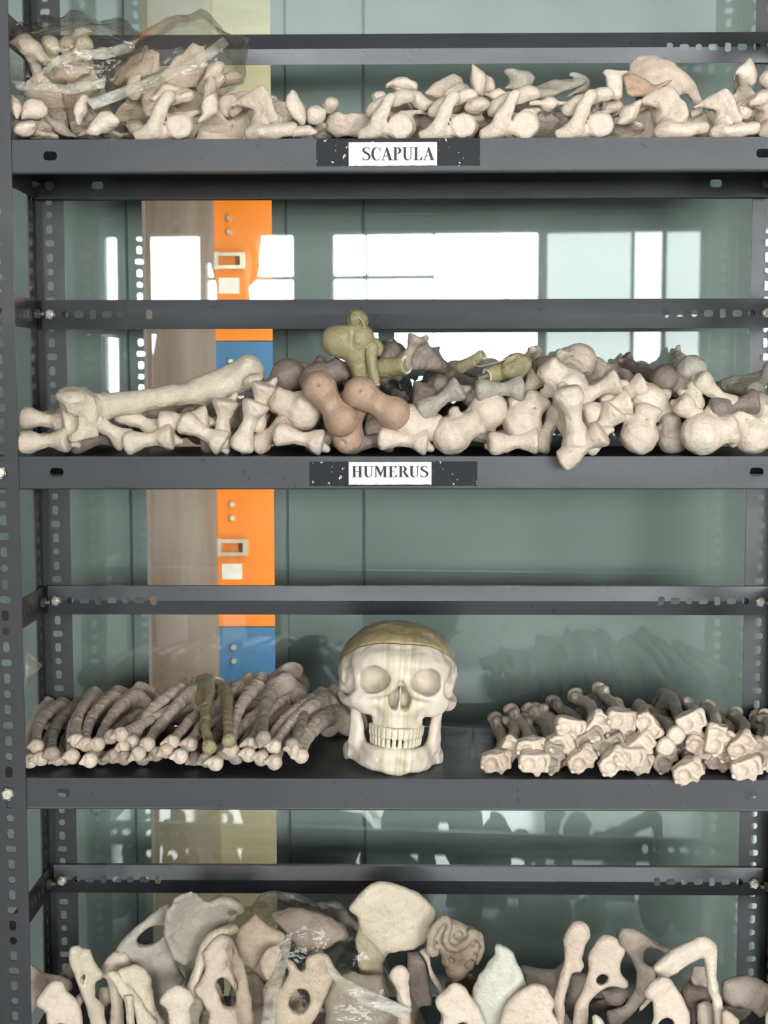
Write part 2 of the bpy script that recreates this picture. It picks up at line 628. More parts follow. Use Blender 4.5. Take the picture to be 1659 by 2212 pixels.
hexn = [math.pi / 3 * i for i in range(6)]
def nut(loc, ax, r=0.0075, mat='zinc', name='nut', stud=True):
    m = MB()
    m.cyl((0, 0, 0), ax, r, r, 0.0055, 6)
    m.cyl(Vector(ax) * 0.0055, ax, r * 0.88, r * 0.72, 0.0010, 12)
    if stud:
        m.cyl(Vector(ax) * 0.0055, ax, r * 0.48, r * 0.42, 0.0055, 12)
    o = m.build(name, M[mat], rack)
    o.location = loc
    return o


for zt in BR:
    rear_brace(zt)
    for s in (-1, 1):
        side_brace(zt, s)
    for x in (HX0, -HX0 + 0.003):
        nut((x, DEP - 0.0135, zt - BH / 2), (0, -1, 0))
    nut((RLX - 0.034, DEP - 0.032, zt - BH / 2), (1, 0, 0), 0.0072, 'zinc_dark')
    nut((RRX + 0.034, DEP - 0.032, zt - BH / 2), (-1, 0, 0), 0.0072, 'zinc_dark')


def tray(zt):
    """folded sheet: flat top, front and rear lip with a slot near each end, hemmed lower edge"""
    m = MB()
    xa, xb = -0.494, 0.494
    m.box(xa, xb, 0.0045, DEP - 0.004, zt - 0.0015, zt)
    for yy, s in ((0.0025, 1), (DEP - 0.006, -1)):
        cells = []
        L = xb - xa
        n = 16
        hw = LIP / 2
        for xs in (-0.413, 0.413):
            cells.append(xs)
        u = xa
        zc = zt - hw
        def T(x, z, w):
            return (x, yy + s * w, z)
        def solid(a, b):
            p = [T(x, z, w) for w in (0, 0.0015) for z in (zt - LIP, zt) for x in (a, b)]
            m.add(p, [(0, 1, 3, 2), (4, 6, 7, 5), (0, 4, 5, 1), (2, 3, 7, 6), (0, 2, 6, 4), (1, 5, 7, 3)])
        for xs in cells:
            solid(u, xs - 0.02)
            ho, co = hole_outline(0.0080, 0.0052, n), cell_outline(0.02, hw, n)
            v, f = [], []
            for w in (0, 0.0015):
                v += [T(xs + a, zc + b, w) for a, b in co] + [T(xs + a, zc + b, w) for a, b in ho]
            for i in range(n):
                j = (i + 1) % n
                f += [(i, j, n + j, n + i), (2 * n + j, 2 * n + i, 3 * n + i, 3 * n + j), (n + i, n + j, 3 * n + j, 3 * n + i), (j, i, 2 * n + i, 2 * n + j)]
            m.add(v, f)
            u = xs + 0.02
        solid(u, xb)
        # rounded top fold and hem
        m.tube([(xa, yy + s * 0.0022, zt - 0.0020), (xb, yy + s * 0.0022, zt - 0.0020)], 0.0022, 10)
        m.tube([(xa, yy + s * 0.0018, zt - LIP), (xb, yy + s * 0.0018, zt - LIP)], 0.0020, 10)
        m.box(xa, xb, min(yy, yy + s * 0.016), max(yy, yy + s * 0.016), zt - LIP - 0.0010, zt - LIP + 0.0006)
    for x in (xa, xb):
        m.box(x - 0.0008, x + 0.0008, 0.003, DEP - 0.004, zt - LIP, zt)
    return m.build('shelf_tray', M['tray'], rack)


for zt in (Z1, Z2, Z3, Z4):
    tray(zt)
    for x in (FLX - 0.021, -FLX + 0.021):
        nut((x, -0.0002, zt - LIP / 2), (0, -1, 0), 0.0078, 'zinc', 'bolt', False)
    for x in (at(110, 402, DEP).x, -at(110, 402, DEP).x + 0.002):
        nut((x, DEP - 0.0078, zt - LIP / 2), (0, -1, 0), 0.0075, 'zinc_dark')
    nut((RLX - 0.034, DEP - 0.030, zt - LIP / 2), (1, 0, 0), 0.0066, 'zinc_dark')

# ------------------------------------------------------------------ shelf labels
def tape_mat():
    m, nt, b = new_mat('worn_black_tape')
    n = noise(nt, 120, 3, 0.7)
    r = ramp(nt, n.outputs[0], [(0.655, (0.016, 0.016, 0.018)), (0.675, (0.75, 0.75, 0.76))])
    nt.links.new(r.outputs[0], b.inputs['Base Color'])
    b.inputs['Roughness'].default_value = 0.55
    b.inputs['Specular IOR Level'].default_value = 0.2
    return m
M['tape'] = tape_mat()

# bold serif capitals drawn as outlines on a 100-unit cap height
def arc(cx, cy, rx, ry, a0, a1, n=14):
    return [(cx + rx * math.cos(math.radians(a0 + (a1 - a0) * i / n)), cy + ry * math.sin(math.radians(a0 + (a1 - a0) * i / n))) for i in range(n + 1)]
def rect(x0, y0, x1, y1):
    return [(x0, y0), (x1, y0), (x1, y1), (x0, y1)]
def band(outer, inner):
    return ('band', outer, inner)
def stem(x, y0, y1, w=17, ser=9, sh=4.5, top=True, bot=True):
    o = [rect(x, y0, x + w, y1)]
    if top:
        o += [rect(x - ser, y1 - sh, x + w + ser, y1)]
    if bot:
        o += [rect(x - ser, y0, x + w + ser, y0 + sh)]
    return o
def spine_s():
    mid = [(52, 80), (49, 90), (40, 96.5), (29, 97), (18, 93), (12.5, 84), (13, 74), (19, 65), (30, 57), (42, 49), (50, 40), (53, 29), (50, 16), (41, 6), (29, 3), (16, 6), (9, 14), (6, 25)]
    wid = [2, 3, 3.5, 4.5, 7, 9, 10, 10.5, 10.5, 10.5, 10.5, 10, 8.5, 5.5, 4, 3.5, 3, 2]
    return mid, wid
def ribbon(mid, wid):
    a, b = [], []
    for i, p in enumerate(mid):
        q0, q1 = mid[max(0, i - 1)], mid[min(len(mid) - 1, i + 1)]
        dx, dy = q1[0] - q0[0], q1[1] - q0[1]
        l = math.hypot(dx, dy)
        nx, ny = -dy / l, dx / l
        a.append((p[0] + nx * wid[i] / 1.3, p[1] + ny * wid[i] / 1.3))
        b.append((p[0] - nx * wid[i] / 1.3, p[1] - ny * wid[i] / 1.3))
    return band(a, b)
GLY = {
    'L': (66, stem(11, 0, 100) + [rect(20, 0, 58, 4.5), [(58, 0), (62, 28), (59, 28), (44, 4.5)]]),
    'P': (62, stem(11, 0, 100) + [band([(20, 100)] + arc(32, 73.5, 27, 26.5, 90, -90) + [(20, 47)], [(20, 95)] + arc(30, 73.5, 12, 21.5, 90, -90) + [(20, 52)])]),
    'R': (73, stem(11, 0, 100) + [band([(20, 100)] + arc(34, 74, 26, 26, 90, -90) + [(20, 48)], [(20, 95)] + arc(32, 74, 11, 21, 90, -90) + [(20, 53)]),
                                 [(34, 50), (51, 50), (74, 4), (56, 0)], rect(56, 0, 78, 4.5)]),
    'E': (67, stem(11, 0, 100) + [rect(20, 95.5, 57, 100), [(44, 95.5), (57, 95.5), (60, 76), (57, 76)], rect(20, 0, 58, 4.5), [(44, 4.5), (58, 4.5), (63, 27), (60, 27)],
                                 rect(28, 48.5, 43, 53), rect(41, 36, 44, 66)]),
    'H': (78, stem(11, 0, 100) + stem(51, 0, 100) + [rect(28, 47, 51, 53)]),
    'M': (95, stem(10, 0, 100, 7, 9) + stem(66, 0, 100) + [[(8, 100), (28, 100), (52, 30), (44, 4)], [(44, 4), (51, 24), (70, 86), (68, 100)], [(66, 100), (44, 30), (44, 4), (74, 100)]]),
    'U': (74, [rect(11, 32, 28, 100), rect(2, 95.5, 37, 100), rect(57, 32, 63, 100), rect(48, 95.5, 72, 100),
               band(arc(37, 32, 26, 33.5, 180, 360), arc(42.5, 32, 14.5, 27, 180, 360))]),
    'C': (72, [band(arc(39, 50, 34, 51.5, 52, 318), arc(43, 50, 20, 46, 56, 312)), [(58, 88), (62, 92), (63, 100), (66, 100), (66, 66), (63, 66)]]),
    'A': (73, [[(34, 100), (40, 100), (70, 3), (50, 3), (30, 78)], [(34, 100), (36, 88), (13, 3), (7, 3)], rect(17, 30, 52, 35.5), rect(0, 0, 24, 4.5), rect(43, 0, 76, 4.5)]),
    'S': (58, [ribbon(*spine_s()), [(50, 78), (53, 100), (50, 100), (46, 94)], [(8, 0), (11, 0), (14, 8), (9, 28), (6, 28)]]),
}


def lettering(text, x, z, h, y, width, parent):
    """flat ink letters, each its own mesh"""
    tot = sum(GLY[c][0] for c in text)
    sx = width / tot
    s = h / 100.0
    pen = x
    layer = 0
    for c in text:
        m = MB()
        adv, shapes = GLY[c]
        for k, sh in enumerate(shapes):
            yy = y - 0.00012 - 0.000012 * k
            if isinstance(sh, tuple) and sh[0] == 'band':
                o, i = sh[1], sh[2]
                n = len(o)
                m.add([(pen + a * sx, yy, z + b * s) for a, b in o] + [(pen + a * sx, yy, z + b * s) for a, b in i],
                      [(q, q + 1, n + q + 1, n + q) for q in range(n - 1)])
            else:
                m.add([(pen + a * sx, yy, z + b * s) for a, b in sh], [tuple(range(len(sh)))])
        m.build('letter', M['ink'], parent)
        pen += adv * sx


def shelf_label(text, tape_px, paper_px, text_px, label):
    t = thing('shelf_label', label, 'label', at((tape_px[0] + tape_px[2]) / 2, tape_px[3], 0.0025))
    t.location.y = 0
    off = t.location.copy()
    def strip(box, y, th, mat, name, jag=0.0):
        a, b = at(box[0], box[1], 0.0), at(box[2], box[3], 0.0)
        n = 24
        x0_, x1_ = a.x - off.x, b.x - off.x
        v, f = [], []
        for i in range(n + 1):
            x = x0_ + (x1_ - x0_) * i / n
            dz = jag * (random.random() - 0.5)
            v += [(x, y, a.z - off.z + dz * 0.4), (x, y, b.z - off.z + dz), (x, y - th, a.z - off.z + dz * 0.4), (x, y - th, b.z - off.z + dz)]
        for i in range(n):
            q, r = 4 * i, 4 * i + 4
            f += [(q + 2, q + 3, r + 3, r + 2), (q, r, r + 1, q + 1), (q, q + 2, r + 2, r), (q + 1, r + 1, r + 3, q + 3)]
        f += [(0, 1, 3, 2), (4 * n, 4 * n + 2, 4 * n + 3, 4 * n + 1)]
        return mesh_obj(name, v, f, M[mat], t)
    strip(tape_px, 0.0022, 0.0005, 'tape', 'backing_tape', 0.0008)
    strip(paper_px, 0.0017, 0.0004, 'paper', 'paper_label', 0.0006)
    a, b = at(text_px[0], text_px[1], 0.001), at(text_px[2], text_px[3], 0.001)
    lettering(text, a.x - off.x, b.z - off.z, a.z - b.z, 0.0012, b.x - a.x, t)


shelf_label('SCAPULA', (683, 299, 1037, 357), (753, 307, 944, 357), (781, 318, 938, 346), 'white SCAPULA paper label on black tape across the top shelf lip')
shelf_label('HUMERUS', (668, 997, 1031, 1050), (753, 998, 932, 1047), (759, 1007, 925, 1031), 'white HUMERUS paper label on black tape across the second shelf lip')

# ------------------------------------------------------------------ bone modelling: distance fields turned into smooth meshes
class Field:
    """distance field on a grid; shapes are blended in, then meshed with surface nets"""
    def __init__(s, lo, hi, step):
        s.lo, s.step = np.array(lo, np.float32), step
        n = [int(math.ceil((b - a) / step)) + 1 for a, b in zip(lo, hi)]
        ax = [np.float32(lo[i]) + np.arange(n[i], dtype=np.float32) * np.float32(step) for i in range(3)]
        s.X, s.Y, s.Z = np.meshgrid(*ax, indexing='ij')
        s.d = np.full(s.X.shape, 1.0, np.float32)

    # --- shapes
    def ell(s, c, r, rot=None):
        x, y, z = s.X - c[0], s.Y - c[1], s.Z - c[2]
        if rot is not None:
            R = np.array(rot.to_matrix().transposed() if hasattr(rot, 'to_matrix') else rot, np.float32)
            x, y, z = R[0, 0] * x + R[0, 1] * y + R[0, 2] * z, R[1, 0] * x + R[1, 1] * y + R[1, 2] * z, R[2, 0] * x + R[2, 1] * y + R[2, 2] * z
        r = (r, r, r) if isinstance(r, (int, float)) else r
        k0 = np.sqrt((x / r[0]) ** 2 + (y / r[1]) ** 2 + (z / r[2]) ** 2) + 1e-6
        k1 = np.sqrt((x / r[0] ** 2) ** 2 + (y / r[1] ** 2) ** 2 + (z / r[2] ** 2) ** 2) + 1e-6
        return (k0 * (k0 - 1.0) / k1).astype(np.float32)

    def cap(s, a, b, ra, rb):
        a, b = np.array(a, np.float32), np.array(b, np.float32)
        ba = b - a
        l2 = float(ba @ ba) + 1e-12
        x, y, z = s.X - a[0], s.Y - a[1], s.Z - a[2]
        t = np.clip((x * ba[0] + y * ba[1] + z * ba[2]) / l2, 0, 1)
        return np.sqrt((x - t * ba[0]) ** 2 + (y - t * ba[1]) ** 2 + (z - t * ba[2]) ** 2) - (ra + (rb - ra) * t)

    def tube(s, pts, rad, k=0.004, sub=5):
        """smooth tapering tube through the points (Catmull-Rom)"""
        P = np.array([list(p) + [r] for p, r in zip(pts, rad)], np.float64)
        Q = np.vstack([2 * P[0] - P[1], P, 2 * P[-1] - P[-2]])
        out = []
        for i in range(1, len(Q) - 2):
            for j in range(sub):
                t = j / sub
                out.append(0.5 * (2 * Q[i] + (Q[i + 1] - Q[i - 1]) * t + (2 * Q[i - 1] - 5 * Q[i] + 4 * Q[i + 1] - Q[i + 2]) * t * t
                                  + (3 * Q[i] - Q[i - 1] - 3 * Q[i + 1] + Q[i + 2]) * t ** 3))
        out.append(P[-1])
        d = None
        for a, b in zip(out[:-1], out[1:]):
            e = s.cap(a[:3], b[:3], a[3], b[3])
            d = e if d is None else np.minimum(d, e)
        return d

    def box(s, c, h, r=0.002, rot=None):
        x, y, z = s.X - c[0], s.Y - c[1], s.Z - c[2]
        if rot is not None:
            R = np.array(rot.to_matrix().transposed(), np.float32)
            x, y, z = R[0, 0] * x + R[0, 1] * y + R[0, 2] * z, R[1, 0] * x + R[1, 1] * y + R[1, 2] * z, R[2, 0] * x + R[2, 1] * y + R[2, 2] * z
        qx, qy, qz = np.abs(x) - h[0] + r, np.abs(y) - h[1] + r, np.abs(z) - h[2] + r
        return np.sqrt(np.maximum(qx, 0) ** 2 + np.maximum(qy, 0) ** 2 + np.maximum(qz, 0) ** 2) + np.minimum(np.maximum(np.maximum(qx, qy), qz), 0) - r

    @staticmethod
    def poly2(px, py, pts):
        """signed distance to a polygon in a plane"""
        d = np.full(px.shape, 1e9, np.float32)
        sg = np.ones(px.shape, np.float32)
        n = len(pts)
        for i in range(n):
            ax, ay = pts[i]
            bx, by = pts[i - 1]
            ex, ey = bx - ax, by - ay
            wx_, wy_ = px - ax, py - ay
            t = np.clip((wx_ * ex + wy_ * ey) / (ex * ex + ey * ey + 1e-12), 0, 1)
            d = np.minimum(d, (wx_ - ex * t) ** 2 + (wy_ - ey * t) ** 2)
            c1, c2, c3 = py >= ay, py < by, ex * wy_ > ey * wx_
            flip = (c1 & c2 & c3) | (~c1 & ~c2 & ~c3)
            sg = np.where(flip, -sg, sg)
        return sg * np.sqrt(d)

    def plate(s, u, v, w, pts, thick, rnd=0.004):
        """sheet with outline pts in (u, v), mid-surface at w = 0"""
        a = s.poly2(u, v, pts)
        b = np.abs(w) - thick
        return s.smax(a, b, rnd)

    # --- blends
    @staticmethod
    def smin(a, b, k):
        h = np.maximum(k - np.abs(a - b), 0) / k
        return np.minimum(a, b) - h * h * k * 0.25

    @staticmethod
    def smax(a, b, k):
        h = np.maximum(k - np.abs(a - b), 0) / k
        return np.maximum(a, b) + h * h * k * 0.25

    def add(s, e, k=0.004):
        s.d = s.smin(s.d, e, k)

    def sub(s, e, k=0.003):
        s.d = s.smax(s.d, -e, k)

    def rough(s, amp, f, seed=0):
        rng = np.random.RandomState(seed)
        q = np.zeros(s.X.shape, np.float32)
        for _ in range(5):
            k = rng.normal(size=3) * f
            q += np.sin(s.X * k[0] + s.Y * k[1] + s.Z * k[2] + rng.uniform(0, 6.28)).astype(np.float32)
        for _ in range(5):
            k = rng.normal(size=3) * f * 2.6
            q += 0.45 * np.sin(s.X * k[0] + s.Y * k[1] + s.Z * k[2] + rng.uniform(0, 6.28)).astype(np.float32)
        s.d = s.d + q * np.float32(amp / 2.0)

    # --- meshing
    def mesh(s, name, relax=1):
        d = s.d.copy()
        for a in range(3):          # close the border
            sl = [slice(None)] * 3
            for e in (0, -1):
                sl[a] = e
                d[tuple(sl)] = np.maximum(d[tuple(sl)], s.step * 0.2)
        ins = d < 0
        n = np.array(d.shape)
        c = np.zeros(n - 1, np.int8)
        offs = [(i, j, k) for i in (0, 1) for j in (0, 1) for k in (0, 1)]
        for o in offs:
            c += ins[o[0]:n[0] - 1 + o[0], o[1]:n[1] - 1 + o[1], o[2]:n[2] - 1 + o[2]]
        act = (c > 0) & (c < 8)
        idx = np.argwhere(act)
        vid = np.full(act.shape, -1, np.int32)
        vid[act] = np.arange(len(idx))
        pos = np.zeros((len(idx), 3), np.float64)
        cnt = np.zeros(len(idx))
        corner = {o: d[idx[:, 0] + o[0], idx[:, 1] + o[1], idx[:, 2] + o[2]].astype(np.float64) for o in offs}
        for a in offs:
            for ax in range(3):
                if a[ax] == 0:
                    b = list(a); b[ax] = 1; b = tuple(b)
                    da, db = corner[a], corner[b]
                    x = (da < 0) != (db < 0)
                    t = np.where(x, da / np.where(x, da - db, 1), 0)
                    p = np.array(a, np.float64)[None, :] * np.ones((len(idx), 1))
                    p[:, ax] += t
                    pos[x] += p[x]
                    cnt[x] += 1
        pos = (pos / cnt[:, None] + idx) * s.step + s.lo
        faces = []
        for ax in range(3):
            o1, o2 = (ax + 1) % 3, (ax + 2) % 3
            sl0, sl1 = [slice(None)] * 3, [slice(None)] * 3
            sl0[ax], sl1[ax] = slice(0, -1), slice(1, None)
            a, b = ins[tuple(sl0)], ins[tuple(sl1)]
            e = np.argwhere(a != b)
            e = e[(e[:, o1] > 0) & (e[:, o2] > 0) & (e[:, o1] < n[o1] - 1) & (e[:, o2] < n[o2] - 1)]
            f1 = a[e[:, 0], e[:, 1], e[:, 2]]
            q = []
            for (p1, p2) in ((0, 0), (1, 0), (1, 1), (0, 1)):
                g = e.copy()
                g[:, o1] -= 1 - p1
                g[:, o2] -= 1 - p2
                q.append(vid[g[:, 0], g[:, 1], g[:, 2]])
            q = np.stack(q, 1)
            q[~f1] = q[~f1][:, ::-1]
            faces.append(q)
        F = np.concatenate(faces)
        F = F[(F >= 0).all(1)]
        for _ in range(relax):          # light smoothing towards face-neighbour average
            acc = np.zeros_like(pos); num = np.zeros(len(pos))
            for i in range(4):
                j = (i + 1) % 4
                np.add.at(acc, F[:, i], pos[F[:, j]]); np.add.at(num, F[:, i], 1)
                np.add.at(acc, F[:, j], pos[F[:, i]]); np.add.at(num, F[:, j], 1)
            av = acc / np.maximum(num, 1)[:, None]
            pos = pos * 0.5 + av * 0.5
        me = bpy.data.meshes.new(name)
        me.vertices.add(len(pos))
        me.vertices.foreach_set('co', pos.astype(np.float32).ravel())
        me.loops.add(F.size)
        me.loops.foreach_set('vertex_index', F.astype(np.int32).ravel())
        me.polygons.add(len(F))
        me.polygons.foreach_set('loop_start', np.arange(0, F.size, 4, dtype=np.int32))
        me.update(calc_edges=True)
        me.validate()
        me.shade_smooth()
        return me


def rz(a): return Matrix.Rotation(math.radians(a), 3, 'Z')
def rx(a): return Matrix.Rotation(math.radians(a), 3, 'X')
def ry(a): return Matrix.Rotation(math.radians(a), 3, 'Y')
def RQ(m): return m.to_quaternion()


# ---- humerus: distal end at z = 0, head near z = 0.305; x = medial side, -y = front
def humerus_mesh(name, L=0.305, fat=1.0, seed=0):
    F = Field((-0.042, -0.036, -0.018), (0.046, 0.036, L + 0.026), 0.0019)
    # shaft with a slight bow
    F.add(F.tube([(0, 0, 0.070), (0.001, 0.002, L * .38), (-0.002, 0.001, L * .6), (0.000, 0.0, L * .8), (0.002, 0, L - .04)],
                 [0.0110 * fat, 0.0112 * fat, 0.0120 * fat, 0.0135 * fat, 0.018 * fat]), 0.004)
    # supracondylar flare, flat from front to back
    F.add(F.cap((0.0, 0, 0.085), (0.024, 0.001, 0.020), 0.010, 0.0066), 0.010)
    F.add(F.cap((0.0, 0, 0.080), (-0.022, -0.001, 0.018), 0.010, 0.0064), 0.010)
    F.add(F.ell((0.0, 0, 0.034), (0.022, 0.0062, 0.026)), 0.008)
    # condyles: capitulum, deep waist, trochlea with its inner lip
    xs_ = [-0.031, -0.027, -0.021, -0.013, -0.005, 0.003, 0.009, 0.016, 0.022, 0.026, 0.029]
    rs_ = [0.0105, 0.0138, 0.0142, 0.0120, 0.0088, 0.0080, 0.0092, 0.0122, 0.0152, 0.0160, 0.0135]
    tilt = F.Z - 0.005 - 0.08 * F.X
    sp_ = (np.sqrt((F.Y + 0.002) ** 2 + tilt ** 2) - np.interp(F.X, xs_, rs_).astype(np.float32)) * 0.86
    sp_ = F.smax(sp_, np.abs(F.X + 0.001) - 0.0295, 0.0030)
    F.add(sp_.astype(np.float32), 0.0025)
    F.add(F.tube([(-0.022, -0.010, 0.010), (-0.004, -0.0075, 0.010)], [0.0030, 0.0016]), 0.002)
    F.add(F.cap((0.024, 0.004, 0.018), (0.0335, 0.006, 0.0200), 0.0062, 0.0044), 0.004)
    F.add(F.cap((-0.022, 0.001, 0.016), (-0.0305, 0.002, 0.0160), 0.0060, 0.0044), 0.004)
    F.sub(F.ell((0.002, 0.0125, 0.026), (0.0120, 0.0078, 0.0110)), 0.003)
    F.sub(F.ell((0.002, -0.0125, 0.027), (0.009, 0.005, 0.007)), 0.003)
    # head, tubercles, groove
    F.add(F.ell((0.0135, 0.004, L - .020), (0.0245, 0.0240, 0.0245)), 0.006)
    F.add(F.ell((-0.0150, 0.000, L - .021), (0.0125, 0.0165, 0.0175)), 0.010)
    F.add(F.ell((0.0010, -0.0190, L - .026), (0.0080, 0.0085, 0.0120)), 0.007)
    F.sub(F.cap((-0.0105, -0.0215, L + .002), (-0.0075, -0.0165, L - .060), 0.0042, 0.003), 0.005)
    F.sub(F.ell((-0.0065, 0.005, L + 0.0075), (0.005, 0.020, 0.0065)), 0.006)
    hd = F.ell((0.0135, 0.004, L - .020), (0.0245, 0.0240, 0.0245))
    seam = np.maximum(np.abs((F.X - 0.0135) * math.cos(seed * 1.3) + (F.Y - 0.006) * math.sin(seed * 1.3) + 0.0012 * np.sin(F.Z * 420 + F.X * 300)) - 0.0009, np.abs(hd) - 0.0013)
    F.sub(seam.astype(np.float32), 0.0008)
    F.add(F.ell((-0.022, 0.010, L - .016), (0.006, 0.007, 0.009)), 0.004)
    F.rough(0.0006, 160, seed)
    return F.mesh(name)


# ---- ulna: distal head at z = 0, olecranon near z = 0.255; trochlear notch opens to -y
def ulna_mesh(name, L=0.255, bow=0.010, seed=1):
    F = Field((-0.020, -0.042, -0.014), (0.024, 0.034, L + 0.020), 0.0018)
    def c(t): return (0.003 * math.sin(t * 5), bow * math.sin(math.pi * t) - 0.002, L * t)
    ts = [0.02, .15, .3, .45, .6, .72, .82]
    F.add(F.tube([c(t) for t in ts], [0.0070, 0.0060, 0.0066, 0.0074, 0.0084, 0.0094, 0.0105], 0.008))
    # head and styloid
    F.add(F.smax(F.ell((0, -0.001, 0.006), (0.0094, 0.0094, 0.0100)), -(F.Z - 0.0005) + 0.0010 * np.sin(F.X * 500), 0.002), 0.004)
    F.add(F.cap((0.0050, 0.0055, 0.004), (0.0056, 0.0066, -0.0022), 0.0038, 0.0028), 0.003)
    F.sub(F.ell((0.0045, 0.0025, -0.0050), (0.0022, 0.004, 0.0030)), 0.002)
    # olecranon, coronoid, notch
    F.add(F.tube([(0.001, 0.001, L * .80), (0, 0.002, L * .90), (0, 0.001, L * .97)], [0.0108, 0.0125, 0.0145], 0.008), 0.008)
    F.add(F.ell((0, -0.0130, L * .995), (0.0150, 0.0235, 0.0098), RQ(rx(10))), 0.004)
    F.add(F.ell((0.001, -0.0130, L * .835), (0.0140, 0.0170, 0.0080), RQ(rx(-28))), 0.005)
    F.add(F.ell((-0.009, -0.0040, L * .845), (0.0055, 0.009, 0.009)), 0.005)
    F.sub(F.cap((-0.03, -0.0215, L * .916), (0.03, -0.0215, L * .916), 0.0160, 0.0160), 0.0015)
    F.sub(F.ell((0, 0.016, L * .96), (0.018, 0.004, 0.014)), 0.004)
    F.rough(0.0005, 190, seed)
    return F.mesh(name)


# ---- radius: broad distal end at z = 0, disc head near z = 0.235
def radius_mesh(name, L=0.235, seed=2):
    F = Field((-0.026, -0.022, -0.016), (0.028, 0.024, L + 0.012), 0.0017)
    F.add(F.tube([(0.001, 0, 0.022), (0.004, 0.001, L * .25), (0.007, 0.003, L * .45), (0.006, 0.003, L * .62), (0.001, 0.001, L * .80), (0, 0, L * .95)],
                 [0.0100, 0.0072, 0.0068, 0.0072, 0.0074, 0.0066], 0.008))
    F.add(F.ell((0.001, -0.008, L * .80), (0.0055, 0.0055, 0.013)), 0.006)
    # disc head with a dished top
    F.add(F.smax(F.ell((0, 0, L - .005), (0.0108, 0.0108, 0.0125)), np.abs(F.Z - (L - .004)) - 0.0058, 0.003), 0.003)
    F.sub(F.ell((0, 0, L + .0085), (0.0092, 0.0092, 0.0080)), 0.002)
    # distal block, facet, styloid, dorsal ridge
    w = F.box((0, 0, 0.008), (0.0165, 0.0112, 0.0115), 0.0028)
    F.add(w, 0.012)
    F.add(F.cap((-0.0125, -0.001, 0.008), (-0.0165, 0.001, -0.0085), 0.0068, 0.0036), 0.006)
    F.add(F.cap((0.002, 0.0105, 0.022), (0.003, 0.0130, 0.001), 0.0030, 0.0036), 0.004)
    F.add(F.ell((0.0135, -0.005, 0.002), (0.006, 0.0075, 0.0065)), 0.004)
    F.sub(F.ell((-0.0065, 0.000, -0.0080), (0.0098, 0.0090, 0.0095)), 0.0010)
    F.sub(F.ell((0.0088, -0.001, -0.0075), (0.0058, 0.0088, 0.0085)), 0.0010)
    F.sub(F.cap((0.0095, 0.016, 0.020), (0.0100, 0.0135, -0.006), 0.0036, 0.0036), 0.002)
    F.sub(F.cap((-0.0060, 0.0150, 0.020), (-0.0055, 0.0135, -0.006), 0.0034, 0.0034), 0.002)
    F.sub(F.ell((0.020, 0.001, 0.008), (0.0045, 0.007, 0.009)), 0.003)
    F.rough(0.0006, 200, seed)
    return F.mesh(name)


